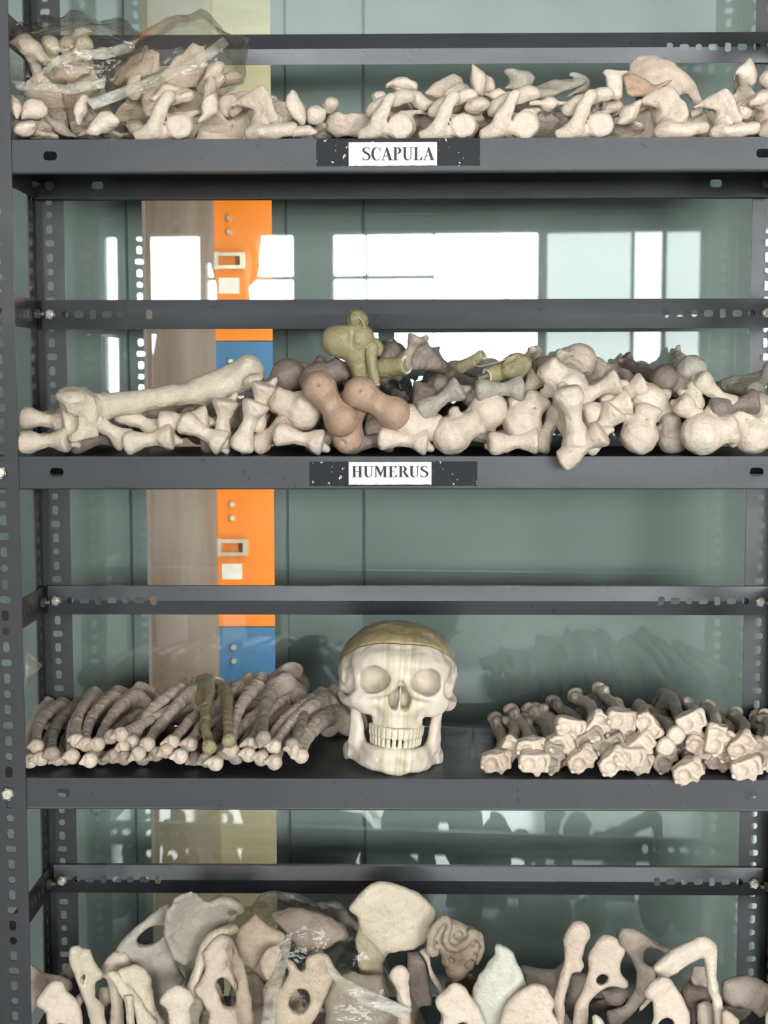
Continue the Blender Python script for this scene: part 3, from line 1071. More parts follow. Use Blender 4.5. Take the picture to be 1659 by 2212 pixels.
# ---- scapula: x = lateral (glenoid), z = superior, +y = dorsal; mirror = left bone
def scapula_mesh(name, mirror=False, seed=3):
    F = Field((-0.078, -0.042, -0.112), (0.082, 0.062, 0.078), 0.0023)
    X, Y, Z = F.X, F.Y, F.Z
    # curved blade (hollow towards the front)
    w = Y - 0.010 + 0.014 * np.exp(-((X + 0.012) / 0.040) ** 2 - ((Z + 0.02) / 0.055) ** 2) * 1.3 - 0.06 * (X + 0.05) ** 2 * 5
    blade = [(-0.052, 0.062), (-0.060, 0.040), (-0.063, 0.015), (-0.058, -0.03), (-0.047, -0.075), (-0.036, -0.100), (-0.026, -0.103), (-0.018, -0.092),
             (-0.006, -0.055), (0.012, -0.020), (0.030, 0.008), (0.036, 0.024), (0.030, 0.040), (0.014, 0.043), (-0.015, 0.050), (-0.040, 0.066)]
    F.add(F.plate(X, Z, w, blade, 0.0031, 0.003), 0.001)
    # thick lateral border, medial border, inferior angle
    F.add(F.tube([(-0.024, 0.008, -0.094), (-0.004, 0.004, -0.052), (0.014, 0.006, -0.018), (0.032, 0.012, 0.010)], [0.0050, 0.0042, 0.0050, 0.0085], 0.006), 0.006)
    F.add(F.tube([(-0.048, 0.012, 0.060), (-0.060, 0.012, 0.02), (-0.054, 0.010, -0.04), (-0.034, 0.008, -0.098)], [0.0030, 0.0026, 0.0026, 0.0045], 0.006), 0.004)
    # neck and glenoid
    F.add(F.cap((0.022, 0.012, 0.022), (0.040, 0.012, 0.026), 0.010, 0.013), 0.010)
    g = F.ell((0.046, 0.012, 0.024), (0.0085, 0.0135, 0.0190), RQ(ry(6)))
    F.add(g, 0.006)
    F.sub(F.ell((0.0605, 0.012, 0.024), (0.0120, 0.0125, 0.0180)), 0.002)
    # spine rising to the acromion
    t = np.clip((X + 0.060) / 0.100, 0, 1)
    zs = 0.022 + 0.020 * t
    top = 0.014 + 0.030 * t ** 0.9
    sp = F.smax(F.smax(np.abs(Z - zs - 0.10 * (Y - 0.01)) - 0.0022, Y - top, 0.003), F.smax(X - 0.030, -(X + 0.062), 0.003), 0.004)
    sp = F.smax(sp, -(Y - 0.004), 0.003)
    F.add(sp, 0.006)
    F.add(F.tube([(-0.058, 0.015, 0.024), (-0.030, 0.024, 0.029), (0.000, 0.034, 0.036), (0.028, 0.042, 0.045)], [0.0030, 0.0038, 0.0042, 0.0052], 0.006), 0.005)
    # acromion: broad paddle arching over the joint
    F.add(F.cap((0.026, 0.042, 0.046), (0.052, 0.034, 0.058), 0.0060, 0.0070), 0.008)
    d = Vector((0.008, -0.046, -0.016)).normalized()
    e = Vector((1, 0, 0)); e = (e - d * e.dot(d)).normalized()
    Rm = Matrix((d, e, d.cross(e))).transposed()
    F.add(F.ell((0.060, 0.008, 0.054), (0.0290, 0.0125, 0.0066), Rm.to_quaternion()), 0.006)
    F.add(F.ell((0.062, 0.022, 0.057), (0.012, 0.0125, 0.0072)), 0.006)
    # coracoid: thick finger curling down in front of the joint
    F.add(F.tube([(0.032, 0.006, 0.040), (0.036, -0.010, 0.052), (0.048, -0.022, 0.050), (0.058, -0.025, 0.032), (0.062, -0.024, 0.014)],
                 [0.0090, 0.0082, 0.0080, 0.0086, 0.0066]), 0.008)
    F.rough(0.0006, 150, seed)
    me = F.mesh(name)
    if mirror:
        me.transform(Matrix.Diagonal((1, -1, 1, 1)))
        me.flip_normals()
    return me


# ---- hip bone: z up (iliac crest at top), x = towards the pubis, y = lateral (socket side)
def hip_mesh(name, mirror=False, seed=4):
    F = Field((-0.085, -0.050, -0.114), (0.082, 0.052, 0.130), 0.0025)
    X, Y, Z = F.X, F.Y, F.Z
    # iliac wing, dished
    u, v = X, Z
    w = Y + 0.010 - 0.030 * np.exp(-((X - 0.01) / 0.05) ** 2 - ((Z - 0.06) / 0.045) ** 2) + 1.8 * (X + 0.01) * (Z - 0.02)
    wing = [(-0.068, 0.050), (-0.074, 0.072), (-0.060, 0.098), (-0.030, 0.116), (0.008, 0.121), (0.040, 0.110), (0.060, 0.088), (0.062, 0.074),
            (0.048, 0.052), (0.040, 0.030), (0.034, 0.000), (0.008, -0.020), (-0.016, -0.010), (-0.026, 0.010), (-0.044, 0.020), (-0.060, 0.034)]
    F.add(F.plate(u, v, w, wing, 0.0042, 0.004), 0.001)
    def wy(x, z):
        return -0.010 + 0.030 * math.exp(-((x - 0.01) / 0.05) ** 2 - ((z - 0.06) / 0.045) ** 2) - 1.8 * (x + 0.01) * (z - 0.02)
    crest = [(-0.066, 0.052), (-0.070, 0.074), (-0.057, 0.095), (-0.030, 0.111), (0.008, 0.116), (0.038, 0.106), (0.057, 0.086)]
    F.add(F.tube([(x, wy(x, z), z) for x, z in crest], [0.0060, 0.0062, 0.0058, 0.0056, 0.0058, 0.0060, 0.0068], 0.006), 0.006)
    F.add(F.tube([(0.057, wy(.057, .08), 0.080), (0.044, 0.0, 0.040), (0.036, 0.0, 0.018)], [0.0055, 0.0062, 0.010], 0.006), 0.008)
    F.add(F.tube([(-0.058, wy(-.058, .045), 0.042), (-0.034, 0.0, 0.018), (-0.014, 0.0, -0.004)], [0.0090, 0.0085, 0.012], 0.006), 0.010)
    # body round the socket
    F.add(F.ell((0.012, 0.002, -0.010), (0.034, 0.022, 0.034)), 0.014)
    F.add(F.ell((0.014, 0.016, -0.014), (0.031, 0.014, 0.031)), 0.006)
    # ischium with a rough, three-cornered tuberosity
    F.add(F.tube([(-0.002, 0.004, -0.032), (-0.013, 0.004, -0.058), (-0.010, 0.004, -0.084)], [0.0185, 0.0115, 0.0120]), 0.012)
    F.add(F.ell((-0.013, 0.003, -0.080), (0.0120, 0.0120, 0.0230), RQ(ry(16))), 0.005)
    F.add(F.ell((-0.002, 0.004, -0.097), (0.0130, 0.0095, 0.0080), RQ(ry(24))), 0.005)
    F.add(F.cap((-0.014, -0.006, -0.030), (-0.030, -0.012, -0.038), 0.0060, 0.0026), 0.006)
    # pubis and ischium close a flat ring; broad plate below the opening
    wr = Y - 0.002 + 0.20 * np.maximum(X - 0.01, 0)
    ring = [(-0.020, -0.030), (-0.025, -0.060), (-0.022, -0.086), (-0.010, -0.104), (0.006, -0.107), (0.028, -0.096), (0.054, -0.074), (0.066, -0.052), (0.060, -0.036), (0.034, -0.012)]
    F.add(F.plate(X, Z, wr, ring, 0.0042, 0.004), 0.005)
    F.add(F.tube([(0.034, 0.000, -0.022), (0.050, -0.006, -0.034), (0.061, -0.009, -0.047), (0.056, -0.007, -0.066)], [0.0125, 0.0075, 0.0078, 0.0058]), 0.007)
    F.add(F.tube([(0.052, -0.006, -0.072), (0.028, -0.001, -0.091), (0.004, 0.003, -0.101)], [0.0055, 0.0052, 0.0080]), 0.005)
    co, si = math.cos(0.55), math.sin(0.55)
    hx_, hz_ = X - 0.023, Z + 0.055
    hole = np.sqrt(((hx_ * co + hz_ * si) / 0.0135) ** 2 + ((-hx_ * si + hz_ * co) / 0.0195) ** 2) - 1.0
    F.sub((hole * 0.0135).astype(np.float32), 0.003)
    g = np.exp(-((X + 0.008) / 0.03) ** 2 - ((Z + 0.092) / 0.028) ** 2)
    F.d = F.d + (0.0012 * g * np.sin(X * 900 + 3 * np.sin(Z * 700)) * np.sin(Z * 760 + Y * 500)).astype(np.float32)
    # socket
    F.sub(F.ell((0.016, 0.032, -0.014), (0.0265, 0.0270, 0.0265)), 0.003)
    F.sub(F.cap((0.020, 0.024, -0.034), (0.026, 0.034, -0.052), 0.0080, 0.0080), 0.004)
    F.rough(0.0009, 120, seed)
    me = F.mesh(name)
    if mirror:
        me.transform(Matrix.Diagonal((1, -1, 1, 1)))
        me.flip_normals()
    return me


# ---- bone material: cast resin, cream to pink-beige with faint blotches; tone varies a little from piece to piece
def bone_mat(name, col, rough=0.48, blotch=0.11, stain=None, amount=0.0):
    m, nt, b = new_mat(name)
    n1 = noise(nt, 28, 2, 0.6)
    c0 = tuple(c * (1 - blotch) for c in col)
    c1 = tuple(min(1, c * (1 + blotch * 0.5)) for c in col)
    r1 = ramp(nt, n1.outputs[0], [(0.28, c0), (0.68, c1)])
    oi = nt.nodes.new('ShaderNodeObjectInfo')
    tone = ramp(nt, oi.outputs['Random'], [(0.0, (0.90, 0.885, 0.865)), (0.5, (0.97, 0.965, 0.96)), (1.0, (1.0, 1.0, 1.0))])
    c = mixc(nt, 1.0, r1.outputs[0], tone.outputs[0], 'MULTIPLY')
    if stain:
        n2 = noise(nt, 13, 2, 0.65)
        s = ramp(nt, n2.outputs[0], [(0.52 - amount, (0, 0, 0)), (0.68 - amount, (0.8, 0.8, 0.8))])
        c = mixc(nt, s.outputs[0], c, stain)
    nt.links.new(c, b.inputs['Base Color'])
    b.inputs['Roughness'].default_value = rough
    b.inputs['Specular IOR Level'].default_value = 0.35
    fine = noise(nt, 130, 2, 0.7)
    fr_ = ramp(nt, fine.outputs[0], [(0.36, (0.74, 0.69, 0.62)), (0.50, (1, 1, 1))])
    c = mixc(nt, 0.30, c, fr_.outputs[0], 'MULTIPLY')
    nt.links.new(c, b.inputs['Base Color'])
    nb = noise(nt, 70, 3, 0.75)
    bump(nt, b, nb.outputs[0], 0.6, 0.006)
    return m


M['bone'] = bone_mat('cream_bone', (0.73, 0.605, 0.485))
M['bone_pink'] = bone_mat('pinkish_bone', (0.63, 0.505, 0.400))
M['bone_tan'] = bone_mat('tan_bone', (0.50, 0.335, 0.235))
M['bone_brown'] = bone_mat('brown_grey_bone', (0.235, 0.180, 0.150))
M['bone_grey'] = bone_mat('grey_bone', (0.43, 0.385, 0.315), stain=(0.34, 0.30, 0.235), amount=0.02)
M['bone_olive'] = bone_mat('olive_bone', (0.375, 0.320, 0.175), 0.42, stain=(0.27, 0.24, 0.135), amount=0.02)
M['bone_ivory'] = bone_mat('ivory_bone', (0.67, 0.575, 0.435), 0.42)
M['bone_white'] = bone_mat('white_bone', (0.66, 0.64, 0.53), 0.35)
M['bone_dusty_shaded'] = bone_mat('dusty_shaded_bone', (0.40, 0.325, 0.265))  # dusty grey-brown; also darkens bones deep in the piles, shade put into colour

# ------------------------------------------------------------------ skull (face looks to -y, chin at z = 0)
def skull_meshes():
    F = Field((-0.082, -0.016, 0.036), (0.082, 0.190, 0.184), 0.0018)
    X, Y, Z = F.X, F.Y, F.Z
    AX = np.abs(X)
    F.X = AX                                     # symmetric: build the +x half, mirrored by |x|
    F.add(F.ell((0, 0.092, 0.112), (0.0755, 0.086, 0.0615)), 0.001)
    F.add(F.ell((0.016, 0.056, 0.128), (0.042, 0.050, 0.038)), 0.030)
    F.add(F.ell((0, 0.110, 0.088), (0.060, 0.060, 0.036)), 0.015)
    # face mass, maxilla, tooth-bearing ridge
    F.add(F.ell((0, 0.044, 0.104), (0.046, 0.034, 0.030)), 0.012)
    F.add(F.ell((0, 0.026, 0.074), (0.0335, 0.0240, 0.0280)), 0.010)
    F.add(F.ell((0, 0.026, 0.057), (0.0310, 0.0240, 0.0130)), 0.006)
    # brow, nasal bones, rims
    F.add(F.tube([(0, 0.009, 0.131), (0.016, 0.006, 0.134), (0.034, 0.012, 0.1345), (0.0475, 0.022, 0.127)], [0.0085, 0.0075, 0.0060, 0.0052], 0.006), 0.022)
    F.add(F.cap((0, 0.006, 0.126), (0, -0.003, 0.106), 0.0085, 0.0065), 0.006)
    F.add(F.tube([(0.0475, 0.022, 0.128), (0.0510, 0.024, 0.114), (0.0480, 0.018, 0.098)], [0.0052, 0.0050, 0.0060], 0.006), 0.006)
    F.add(F.tube([(0.0120, 0.004, 0.116), (0.0130, 0.004, 0.103), (0.024, 0.006, 0.0955), (0.040, 0.011, 0.0945), (0.049, 0.019, 0.101)], [0.0060, 0.0060, 0.0052, 0.0060, 0.0060], 0.006), 0.005)
    # cheek and arch
    F.add(F.ell((0.0425, 0.018, 0.083), (0.0180, 0.0095, 0.0130), RQ(ry(-18))), 0.005)
    F.add(F.tube([(0.044, 0.018, 0.086), (0.0600, 0.030, 0.082), (0.0690, 0.050, 0.082), (0.0700, 0.070, 0.085), (0.065, 0.090, 0.090)], [0.0095, 0.0078, 0.0052, 0.0045, 0.0060], 0.006), 0.006)
    F.add(F.tube([(0.026, 0.016, 0.076), (0.038, 0.020, 0.080)], [0.0090, 0.0090]), 0.008)
    # mastoid and base
    F.add(F.cap((0.053, 0.100, 0.085), (0.052, 0.098, 0.062), 0.0120, 0.0070), 0.008)
    F.add(F.cap((0.020, 0.050, 0.085), (0.019, 0.046, 0.056), 0.0050, 0.0030), 0.004)
    # openings
    F.sub(F.ell((0.0600, 0.046, 0.102), (0.0085, 0.018, 0.0180)), 0.010)
    orb = F.ell((0.0292, 0.012, 0.1140), (0.0198, 0.0310, 0.0172), RQ(rz(16) @ ry(12)))
    F.sub(orb, 0.0018)
    F.sub(F.ell((0.0330, 0.014, 0.1095), (0.0165, 0.0290, 0.0145), RQ(rz(16))), 0.0018)
    F.sub(F.tube([(0.0, -0.005, 0.1120), (0.0030, -0.005, 0.1010), (0.0060, -0.003, 0.0885), (0.0068, 0.000, 0.0800)], [0.0036, 0.0064, 0.0078, 0.0062], 0.004), 0.0012)
    for yy in (0.006, 0.014, 0.022):
        F.sub(F.tube([(0.0, yy, 0.106), (0.0035, yy, 0.098), (0.0060, yy, 0.088), (0.0064, yy, 0.082)], [0.0044, 0.0066, 0.0072, 0.0056]), 0.002)
    F.sub(F.ell((0.0225, 0.0005, 0.084), (0.0035, 0.004, 0.0030)), 0.003)
    F.sub(F.ell((0.0290, 0.006, 0.068), (0.008, 0.010, 0.012)), 0.008)
    F.add(np.maximum(np.maximum(AX - 0.0012, np.abs(Y - 0.019) - 0.016), np.abs(Z - 0.093) - 0.016), 0.002)   # septum
    F.X = X
    F.rough(0.0006, 130, 5)
    full = F.d.copy()
    # removable cap: everything above a plane that falls towards the back
    pl = (Z - 0.1600) * 0.80 + (Y - 0.012) * 0.50
    F.d = F.smax(full, pl + 0.0006, 0.0008)
    lower = F.mesh('cranium')
    F.d = F.smax(full, 0.0002 - pl, 0.0012)
    cap_ = F.mesh('skull_cap')
    # mandible
    G = Field((-0.070, -0.014, -0.006), (0.070, 0.100, 0.092), 0.0018)
    X = G.X
    G.X = np.abs(X)
    for z, r in ((0.008, 0.0066), (0.0165, 0.0064), (0.0250, 0.0060)):
        sh = (z - 0.008) * 0.22
        G.add(G.tube([(0, 0.000 + sh * .6, z), (0.016, 0.001 + sh * .6, z), (0.032 - sh, 0.012, z), (0.044 - sh, 0.034, z + .001), (0.0520 - sh, 0.058, z + 0.003)], [r + .001, r, r, r - .001, r - .002], 0.006), 0.006)
    G.add(G.ell((0, -0.003, 0.007), (0.018, 0.007, 0.0078)), 0.006)
    # ramus: flat plate, flaring outwards at the angle of the jaw
    def yz(pts, x0, th):
        w = G.X - x0 + (G.Z - 0.045) * 0.03
        return G.plate(G.Y, G.Z, w, pts, th, 0.003)
    G.add(yz([(0.044, 0.006), (0.060, 0.003), (0.072, 0.007), (0.078, 0.020), (0.082, 0.050), (0.086, 0.076), (0.080, 0.081), (0.074, 0.070), (0.066, 0.062), (0.058, 0.070),
              (0.052, 0.080), (0.046, 0.074), (0.043, 0.050), (0.038, 0.028)], 0.0530, 0.0036), 0.006)
    G.add(G.ell((0.0580, 0.064, 0.011), (0.0060, 0.014, 0.0105)), 0.006)
    G.add(G.tube([(0.046, 0.040, 0.028), (0.0475, 0.043, 0.050), (0.0500, 0.047, 0.066), (0.0515, 0.050, 0.079)], [0.0092, 0.0068, 0.0054, 0.0024]), 0.006)
    G.add(G.ell((0.0535, 0.083, 0.080), (0.0095, 0.0045, 0.0048)), 0.004)
    G.sub(G.ell((0.021, -0.003, 0.016), (0.002, 0.004, 0.002)), 0.002)
    G.X = X
    G.rough(0.0005, 150, 6)
    return lower, cap_, G.mesh('mandible')


def tooth_mesh(name, w, h, t, taper):
    F = Field((-w, -t * 1.3, -h * 0.7), (w, t * 1.3, h * 0.7), 0.0008)
    k = 1.0 - taper * (F.Z / h + 0.5)
    F.X = F.X / np.maximum(k, 0.3)
    F.add(F.box((0, 0, 0), (w / 2, t / 2, h / 2), min(w, t) * 0.36), 0.001)
    return F.mesh(name)


def skull_mats():
    out = []
    for nm, top in (('stained_skull_bone', 0.0), ('olive_skull_cap', 1.0)):
        m, nt, b = new_mat(nm)
        tc = nt.nodes.new('ShaderNodeTexCoord')
        sep = nt.nodes.new('ShaderNodeSeparateXYZ')
        nt.links.new(tc.outputs['Object'], sep.inputs[0])
        n1 = noise(nt, 26, 2, 0.6)
        base = ramp(nt, n1.outputs[0], [(0.3, (0.68, 0.575, 0.46)), (0.7, (0.80, 0.70, 0.575))])
        # vertical drip streaks down the middle of the face
        st = noise(nt, 150, 2, 0.7, stretch=(1, 0.12, 0.035))
        sr = ramp(nt, st.outputs[0], [(0.40, (0, 0, 0)), (0.66, (1, 1, 1))])
        ab = nt.nodes.new('ShaderNodeMath'); ab.operation = 'ABSOLUTE'
        nt.links.new(sep.outputs[0], ab.inputs[0])
        mid = nt.nodes.new('ShaderNodeMapRange')
        mid.inputs[1].default_value, mid.inputs[2].default_value = 0.012, 0.036
        mid.inputs[3].default_value, mid.inputs[4].default_value = 0.75, 0.0
        nt.links.new(ab.outputs[0], mid.inputs[0])
        f1 = nt.nodes.new('ShaderNodeMath'); f1.operation = 'MULTIPLY'
        nt.links.new(sr.outputs[0], f1.inputs[0])
        nt.links.new(mid.outputs[0], f1.inputs[1])
        c = mixc(nt, f1.outputs[0], base.outputs[0], (0.44, 0.355, 0.165))
        if top:
            n2 = noise(nt, 18, 2, 0.6)
            t2 = ramp(nt, n2.outputs[0], [(0.3, (0.22, 0.155, 0.052)), (0.7, (0.46, 0.37, 0.19))])
            c2 = mixc(nt, sr.outputs[0], t2.outputs[0], (0.28, 0.215, 0.09))
            c = mixc(nt, 0.88, c, c2)
        nt.links.new(c, b.inputs['Base Color'])
        b.inputs['Roughness'].default_value = 0.36 if top else 0.45
        nb = noise(nt, 90, 2, 0.65)
        bump(nt, b, nb.outputs[0], 0.15, 0.002)
        out.append(m)
    return out


def build_skull(loc, rot, scale=1.0):
    sk = thing('skull', 'cream human skull model with olive-stained crown between two bone piles', 'skull', loc)
    sk.rotation_euler = rot
    sk.scale = (scale,) * 3
    lower, cap_, jaw = skull_meshes()
    m0, m1 = skull_mats()
    for me, nm, mt in ((lower, 'cranium', m0), (cap_, 'skull_cap', m1), (jaw, 'mandible', m0)):
        me.materials.append(mt)
        link(bpy.data.objects.new(nm, me), sk)
    M['tooth'] = bone_mat('tooth_enamel', (0.76, 0.68, 0.52), 0.3, 0.08)
    um, lm = tooth_mesh('upper_tooth', 0.0072, 0.0150, 0.0070, -0.22), tooth_mesh('lower_tooth', 0.0064, 0.0145, 0.0065, 0.26)
    um.materials.append(M['tooth']); lm.materials.append(M['tooth'])
    for me, n, z, y0, wid in ((um, 14, 0.0475, -0.001, 0.0315), (lm, 14, 0.0345, 0.0014, 0.0300)):
        # tooth row: walk along a parabola by arc length
        pts = []
        N = 400
        xs = np.linspace(-wid, wid, N)
        ys = y0 + 0.034 * (np.abs(xs) / wid) ** 2.6
        s_ = np.concatenate([[0], np.cumsum(np.hypot(np.diff(xs), np.diff(ys)))])
        for i in range(n):
            q = s_[-1] * (i + 0.5) / n
            j = int(np.searchsorted(s_, q))
            j = min(max(j, 1), N - 2)
            tx, ty = xs[j + 1] - xs[j - 1], ys[j + 1] - ys[j - 1]
            o = bpy.data.objects.new('tooth', me)
            link(o, sk)
            o.location = (xs[j], ys[j], z + (0.0006 if i % 2 else 0))
            o.rotation_euler = (math.radians(4), 0, math.atan2(ty, tx))
    return sk

# ------------------------------------------------------------------ bone prototypes and placing
HUM = [humerus_mesh('humerus_a'), humerus_mesh('humerus_b', 0.290, 0.94, 11), humerus_mesh('humerus_c', 0.310, 1.06, 12)]
HUM_L = [0.305, 0.290, 0.310]
ULN = [ulna_mesh('ulna_a'), ulna_mesh('ulna_b', 0.245, 0.014, 21)]
ULN_L = [0.255, 0.245]
RAD = [radius_mesh('radius_a'), radius_mesh('radius_b', 0.228, 22)]
RAD_L = [0.235, 0.228]
SCA = {'R': scapula_mesh('scapula_right'), 'L': scapula_mesh('scapula_left', True, 31)}
HIP = {'R': hip_mesh('hip_right'), 'L': hip_mesh('hip_left', True, 41)}
_cache = {}


def with_mat(me, mat):
    k = (me.name, mat)
    if k not in _cache:
        c = me.copy() if me.materials else me
        c.materials.clear()
        c.materials.append(M[mat])
        _cache[k] = c
    return _cache[k]


BASE = {}
def variant(me, mat):
    if me.name not in BASE:
        BASE[me.name] = me
    k = (me.name, mat)
    if k not in _cache:
        c = me.copy()
        c.materials.append(M[mat])
        _cache[k] = c
    return _cache[k]


ALL = []        # (object, pile, tone, px, py)
FLOOR = {'h': Z2, 'u': Z3, 'r': Z3, 's': Z1, 'p': Z4}
_co = {}


def world_pts(me, MW):
    if me.name not in _co:
        co = np.empty(len(me.vertices) * 3, np.float32)
        me.vertices.foreach_get('co', co)
        _co[me.name] = co.reshape(-1, 3)[::3]
    A_ = np.array(MW)
    return _co[me.name] @ A_[:3, :3].T + A_[:3, 3]


def misfit(me, MW, pile):
    """how far the bone dips below its shelf / runs into the glass"""
    w = world_pts(me, MW)
    ins = w[:, 1] > 0.004
    lift = max(0.0, FLOOR[pile] + 0.0006 - (w[ins, 2].min() if ins.any() else 9))
    pull = max(0.0, float((w[:, 1] - (GLASS_Y - 0.0454 * w[:, 0] - 0.007)).max()))
    return lift, pull


def far_dip(me, MW, pile, y0):
    w = world_pts(me, MW)
    far = w[:, 1] > y0 + 0.10
    return max(0.0, FLOOR[pile] + 0.0006 - (w[far, 2].min() if far.any() else 9))


def settle(me, MW, pile, px):
    lift, pull = misfit(me, MW, pile)
    if lift > 0.010 or pull > 0.035:
        print('CLAMP', me.name, [round(v) for v in px], 'lift mm', round(lift * 1000), 'pull mm', round(pull * 1000))
    d = ray(*px)
    MW = Matrix.Translation(d * (-pull / d.y)) @ MW
    lift, _ = misfit(me, MW, pile)
    return Matrix.Translation((0, 0, lift)) @ MW


def put(name, me, mat, loc, R, scale=1.0, pile=None, px=(0, 0), label=None, cat='bone', rest=True):
    o = bpy.data.objects.new(name, variant(me, mat))
    link(o)
    MW = Matrix.Translation(loc) @ R.to_4x4() @ Matrix.Scale(scale, 4)
    if pile and rest:
        MW = settle(me, MW, pile, px)
    o.matrix_world = MW
    o['category'] = cat
    if label:
        o['label'] = label
    ALL.append((o, pile, mat, px[0], px[1]))
    return o


def basis(zax, xhint):
    z = Vector(zax).normalized()
    x = Vector(xhint)
    x = (x - z * x.dot(z)).normalized()
    y = z.cross(x)
    return Matrix((x, y, z)).transposed()


def long_bone(name, me, L, mat, end, px, py, y, az=0, el=0, roll=0, scale=1.0, pile=None, label=None, off=0.0):
    """end 'd': z = 0 end at the pixel, bone runs back; 'p': the other end is at the pixel"""
    for _ in range(14):
        a, e = math.radians(az), math.radians(el)
        d = Vector((math.sin(a) * math.cos(e), math.cos(a) * math.cos(e), math.sin(e)))
        z = d if end == 'd' else -d
        R = Matrix.Rotation(math.radians(-roll), 3, d) @ basis(z, (1, 0, 0))
        anchor = Vector((off, 0, 0 if end == 'd' else L)) * scale
        loc = at(px, py, y) - R @ anchor
        if far_dip(me, Matrix.Translation(loc) @ R.to_4x4() @ Matrix.Scale(scale, 4), pile, y) < 0.001:
            break
        el += 0.7
    return put(name, me, mat, loc, R, scale, pile, (px, py), label)


def span_bone(name, me, L, mat, a_px, ya, b_px, roll=0, scale=1.0, flip=False, pile=None, label=None):
    """local z = 0 at pixel a (depth ya); the far end lies on pixel b's sight line, one bone length away"""
    A = at(a_px[0], a_px[1], ya)
    LL = L * scale
    w = CAM - A
    bp = list(b_px)
    for _ in range(14):
        d = ray(*bp)
        qa, qb, qc = d.dot(d), 2 * d.dot(w), w.dot(w) - LL * LL
        disc = qb * qb - 4 * qa * qc
        if disc > 0:
            B = CAM + d * ((-qb + math.sqrt(disc)) / (2 * qa))
        else:
            B = CAM + d * (-qb / (2 * qa))
            B = A + (B - A).normalized() * LL
        z = (B - A).normalized()
        R = basis(z, (1, 0, 0) if abs(z.x) < 0.9 else (0, 0, 1))
        R = Matrix.Rotation(math.radians(-roll), 3, z) @ R
        loc = A
        if flip:
            R = R @ Matrix.Rotation(math.pi, 3, 'X')
            loc = B
        if far_dip(me, Matrix.Translation(loc) @ R.to_4x4() @ Matrix.Scale(scale, 4), pile, ya) < 0.001:
            break
        bp[1] -= 4
    return put(name, me, mat, loc, R, scale, pile, a_px, label)


def free_bone(name, me, mat, px, py, y, anchor, th, tip, spin, scale=1.0, pile=None, label=None, grow=False):
    """local z axis shown at screen angle th, tipped away from the viewer by tip, then spun about itself"""
    for _ in range(16):
        t, p = math.radians(th), math.radians(tip)
        e = Vector((math.cos(t), 0, math.sin(t)))
        z = e * math.cos(p) + Vector((0, 1, 0)) * math.sin(p)
        x = Vector((0, -1, 0)) * math.cos(p) + e * math.sin(p)
        R = basis(z, x) @ Matrix.Rotation(math.radians(spin), 3, 'Z')
        loc = at(px, py, y) - R @ (Vector(anchor) * scale)
        if not grow or tip > 76 or misfit(me, Matrix.Translation(loc) @ R.to_4x4() @ Matrix.Scale(scale, 4), pile)[0] < 0.003:
            break
        tip += 4
    return put(name, me, mat, loc, R, scale, pile, (px, py), label)


def H(end, px, py, y=0.02, roll=0, az=0, el=0, mat='bone', k=None, scale=1.0, label=None, pile='h', off=0.0):
    k = (len(ALL) % 3) if k is None else k
    if end == 'p':
        off = 0.010      # the ball, not the shaft, sits on the pixel
    return long_bone('humerus', HUM[k], HUM_L[k], mat, end, px, py, y, az, el, roll, scale, pile, label, off)


# ------------------------------------------------------------------ second shelf: humeri
# knuckle (distal) ends along the bottom
H('d', 96, 957, 0.012, 4, 3, 0)
H('d', 96, 912, 0.046, -8, 4, 2)
H('d', 205, 958, 0.050, 10, -4, 1, 'bone_brown')
H('d', 232, 930, 0.020, -35, -14, 2)
H('d', 322, 954, 0.014, 8, 2, 1)
H('d', 298, 914, 0.045, -28, 5, 3)
H('d', 398, 912, 0.030, 6, -3, 2)
H('d', 436, 952, 0.018, -30, 4, 1)
H('d', 484, 915, 0.034, 82, 2, 3)
H('d', 490, 966, 0.060, 0, 1, 1, 'bone_brown')
H('d', 540, 930, 0.022, 70, -3, 2, scale=1.06)
H('d', 562, 880, 0.045, 75, 5, 4)
H('d', 592, 950, 0.052, 40, 0, 1, 'bone_pink')
H('d', 646, 957, 0.014, -12, 3, 0)
H('d', 715, 960, 0.045, 25, -4, 1, 'bone_brown')
H('d', 798, 964, 0.050, 5, 2, 1, 'bone_brown')
H('d', 872, 960, 0.016, -6, 3, 0)
H('d', 1112, 962, 0.016, 3, -3, 0)
H('d', 1040, 968, 0.060, -20, 4, 1, 'bone_brown')
H('d', 1190, 958, 0.046, 60, -4, 1, 'bone_pink')
H('d', 1302, 936, 0.022, 52, 4, 2, scale=1.05)
H('d', 1262, 985, -0.026, 38, 2, 20, scale=1.02, label='cream humerus hanging out over the edge of the second shelf')
H('d', 1236, 905, -0.004, -78, -3, 6, scale=1.22, k=1, label='large flared cream humerus end standing above the overhanging one')
H('d', 1316, 886, 0.048, 16, -4, 3)
H('d', 1292, 846, 0.050, 24, 3, 4)
H('d', 1352, 856, 0.042, 28, 4, 4)
H('d', 1508, 902, 0.032, -36, -2, 3, 'bone')
H('d', 1590, 880, 0.060, 10, -4, 3, 'bone_brown')
H('d', 1622, 930, 0.030, 20, 5, 2, 'bone')
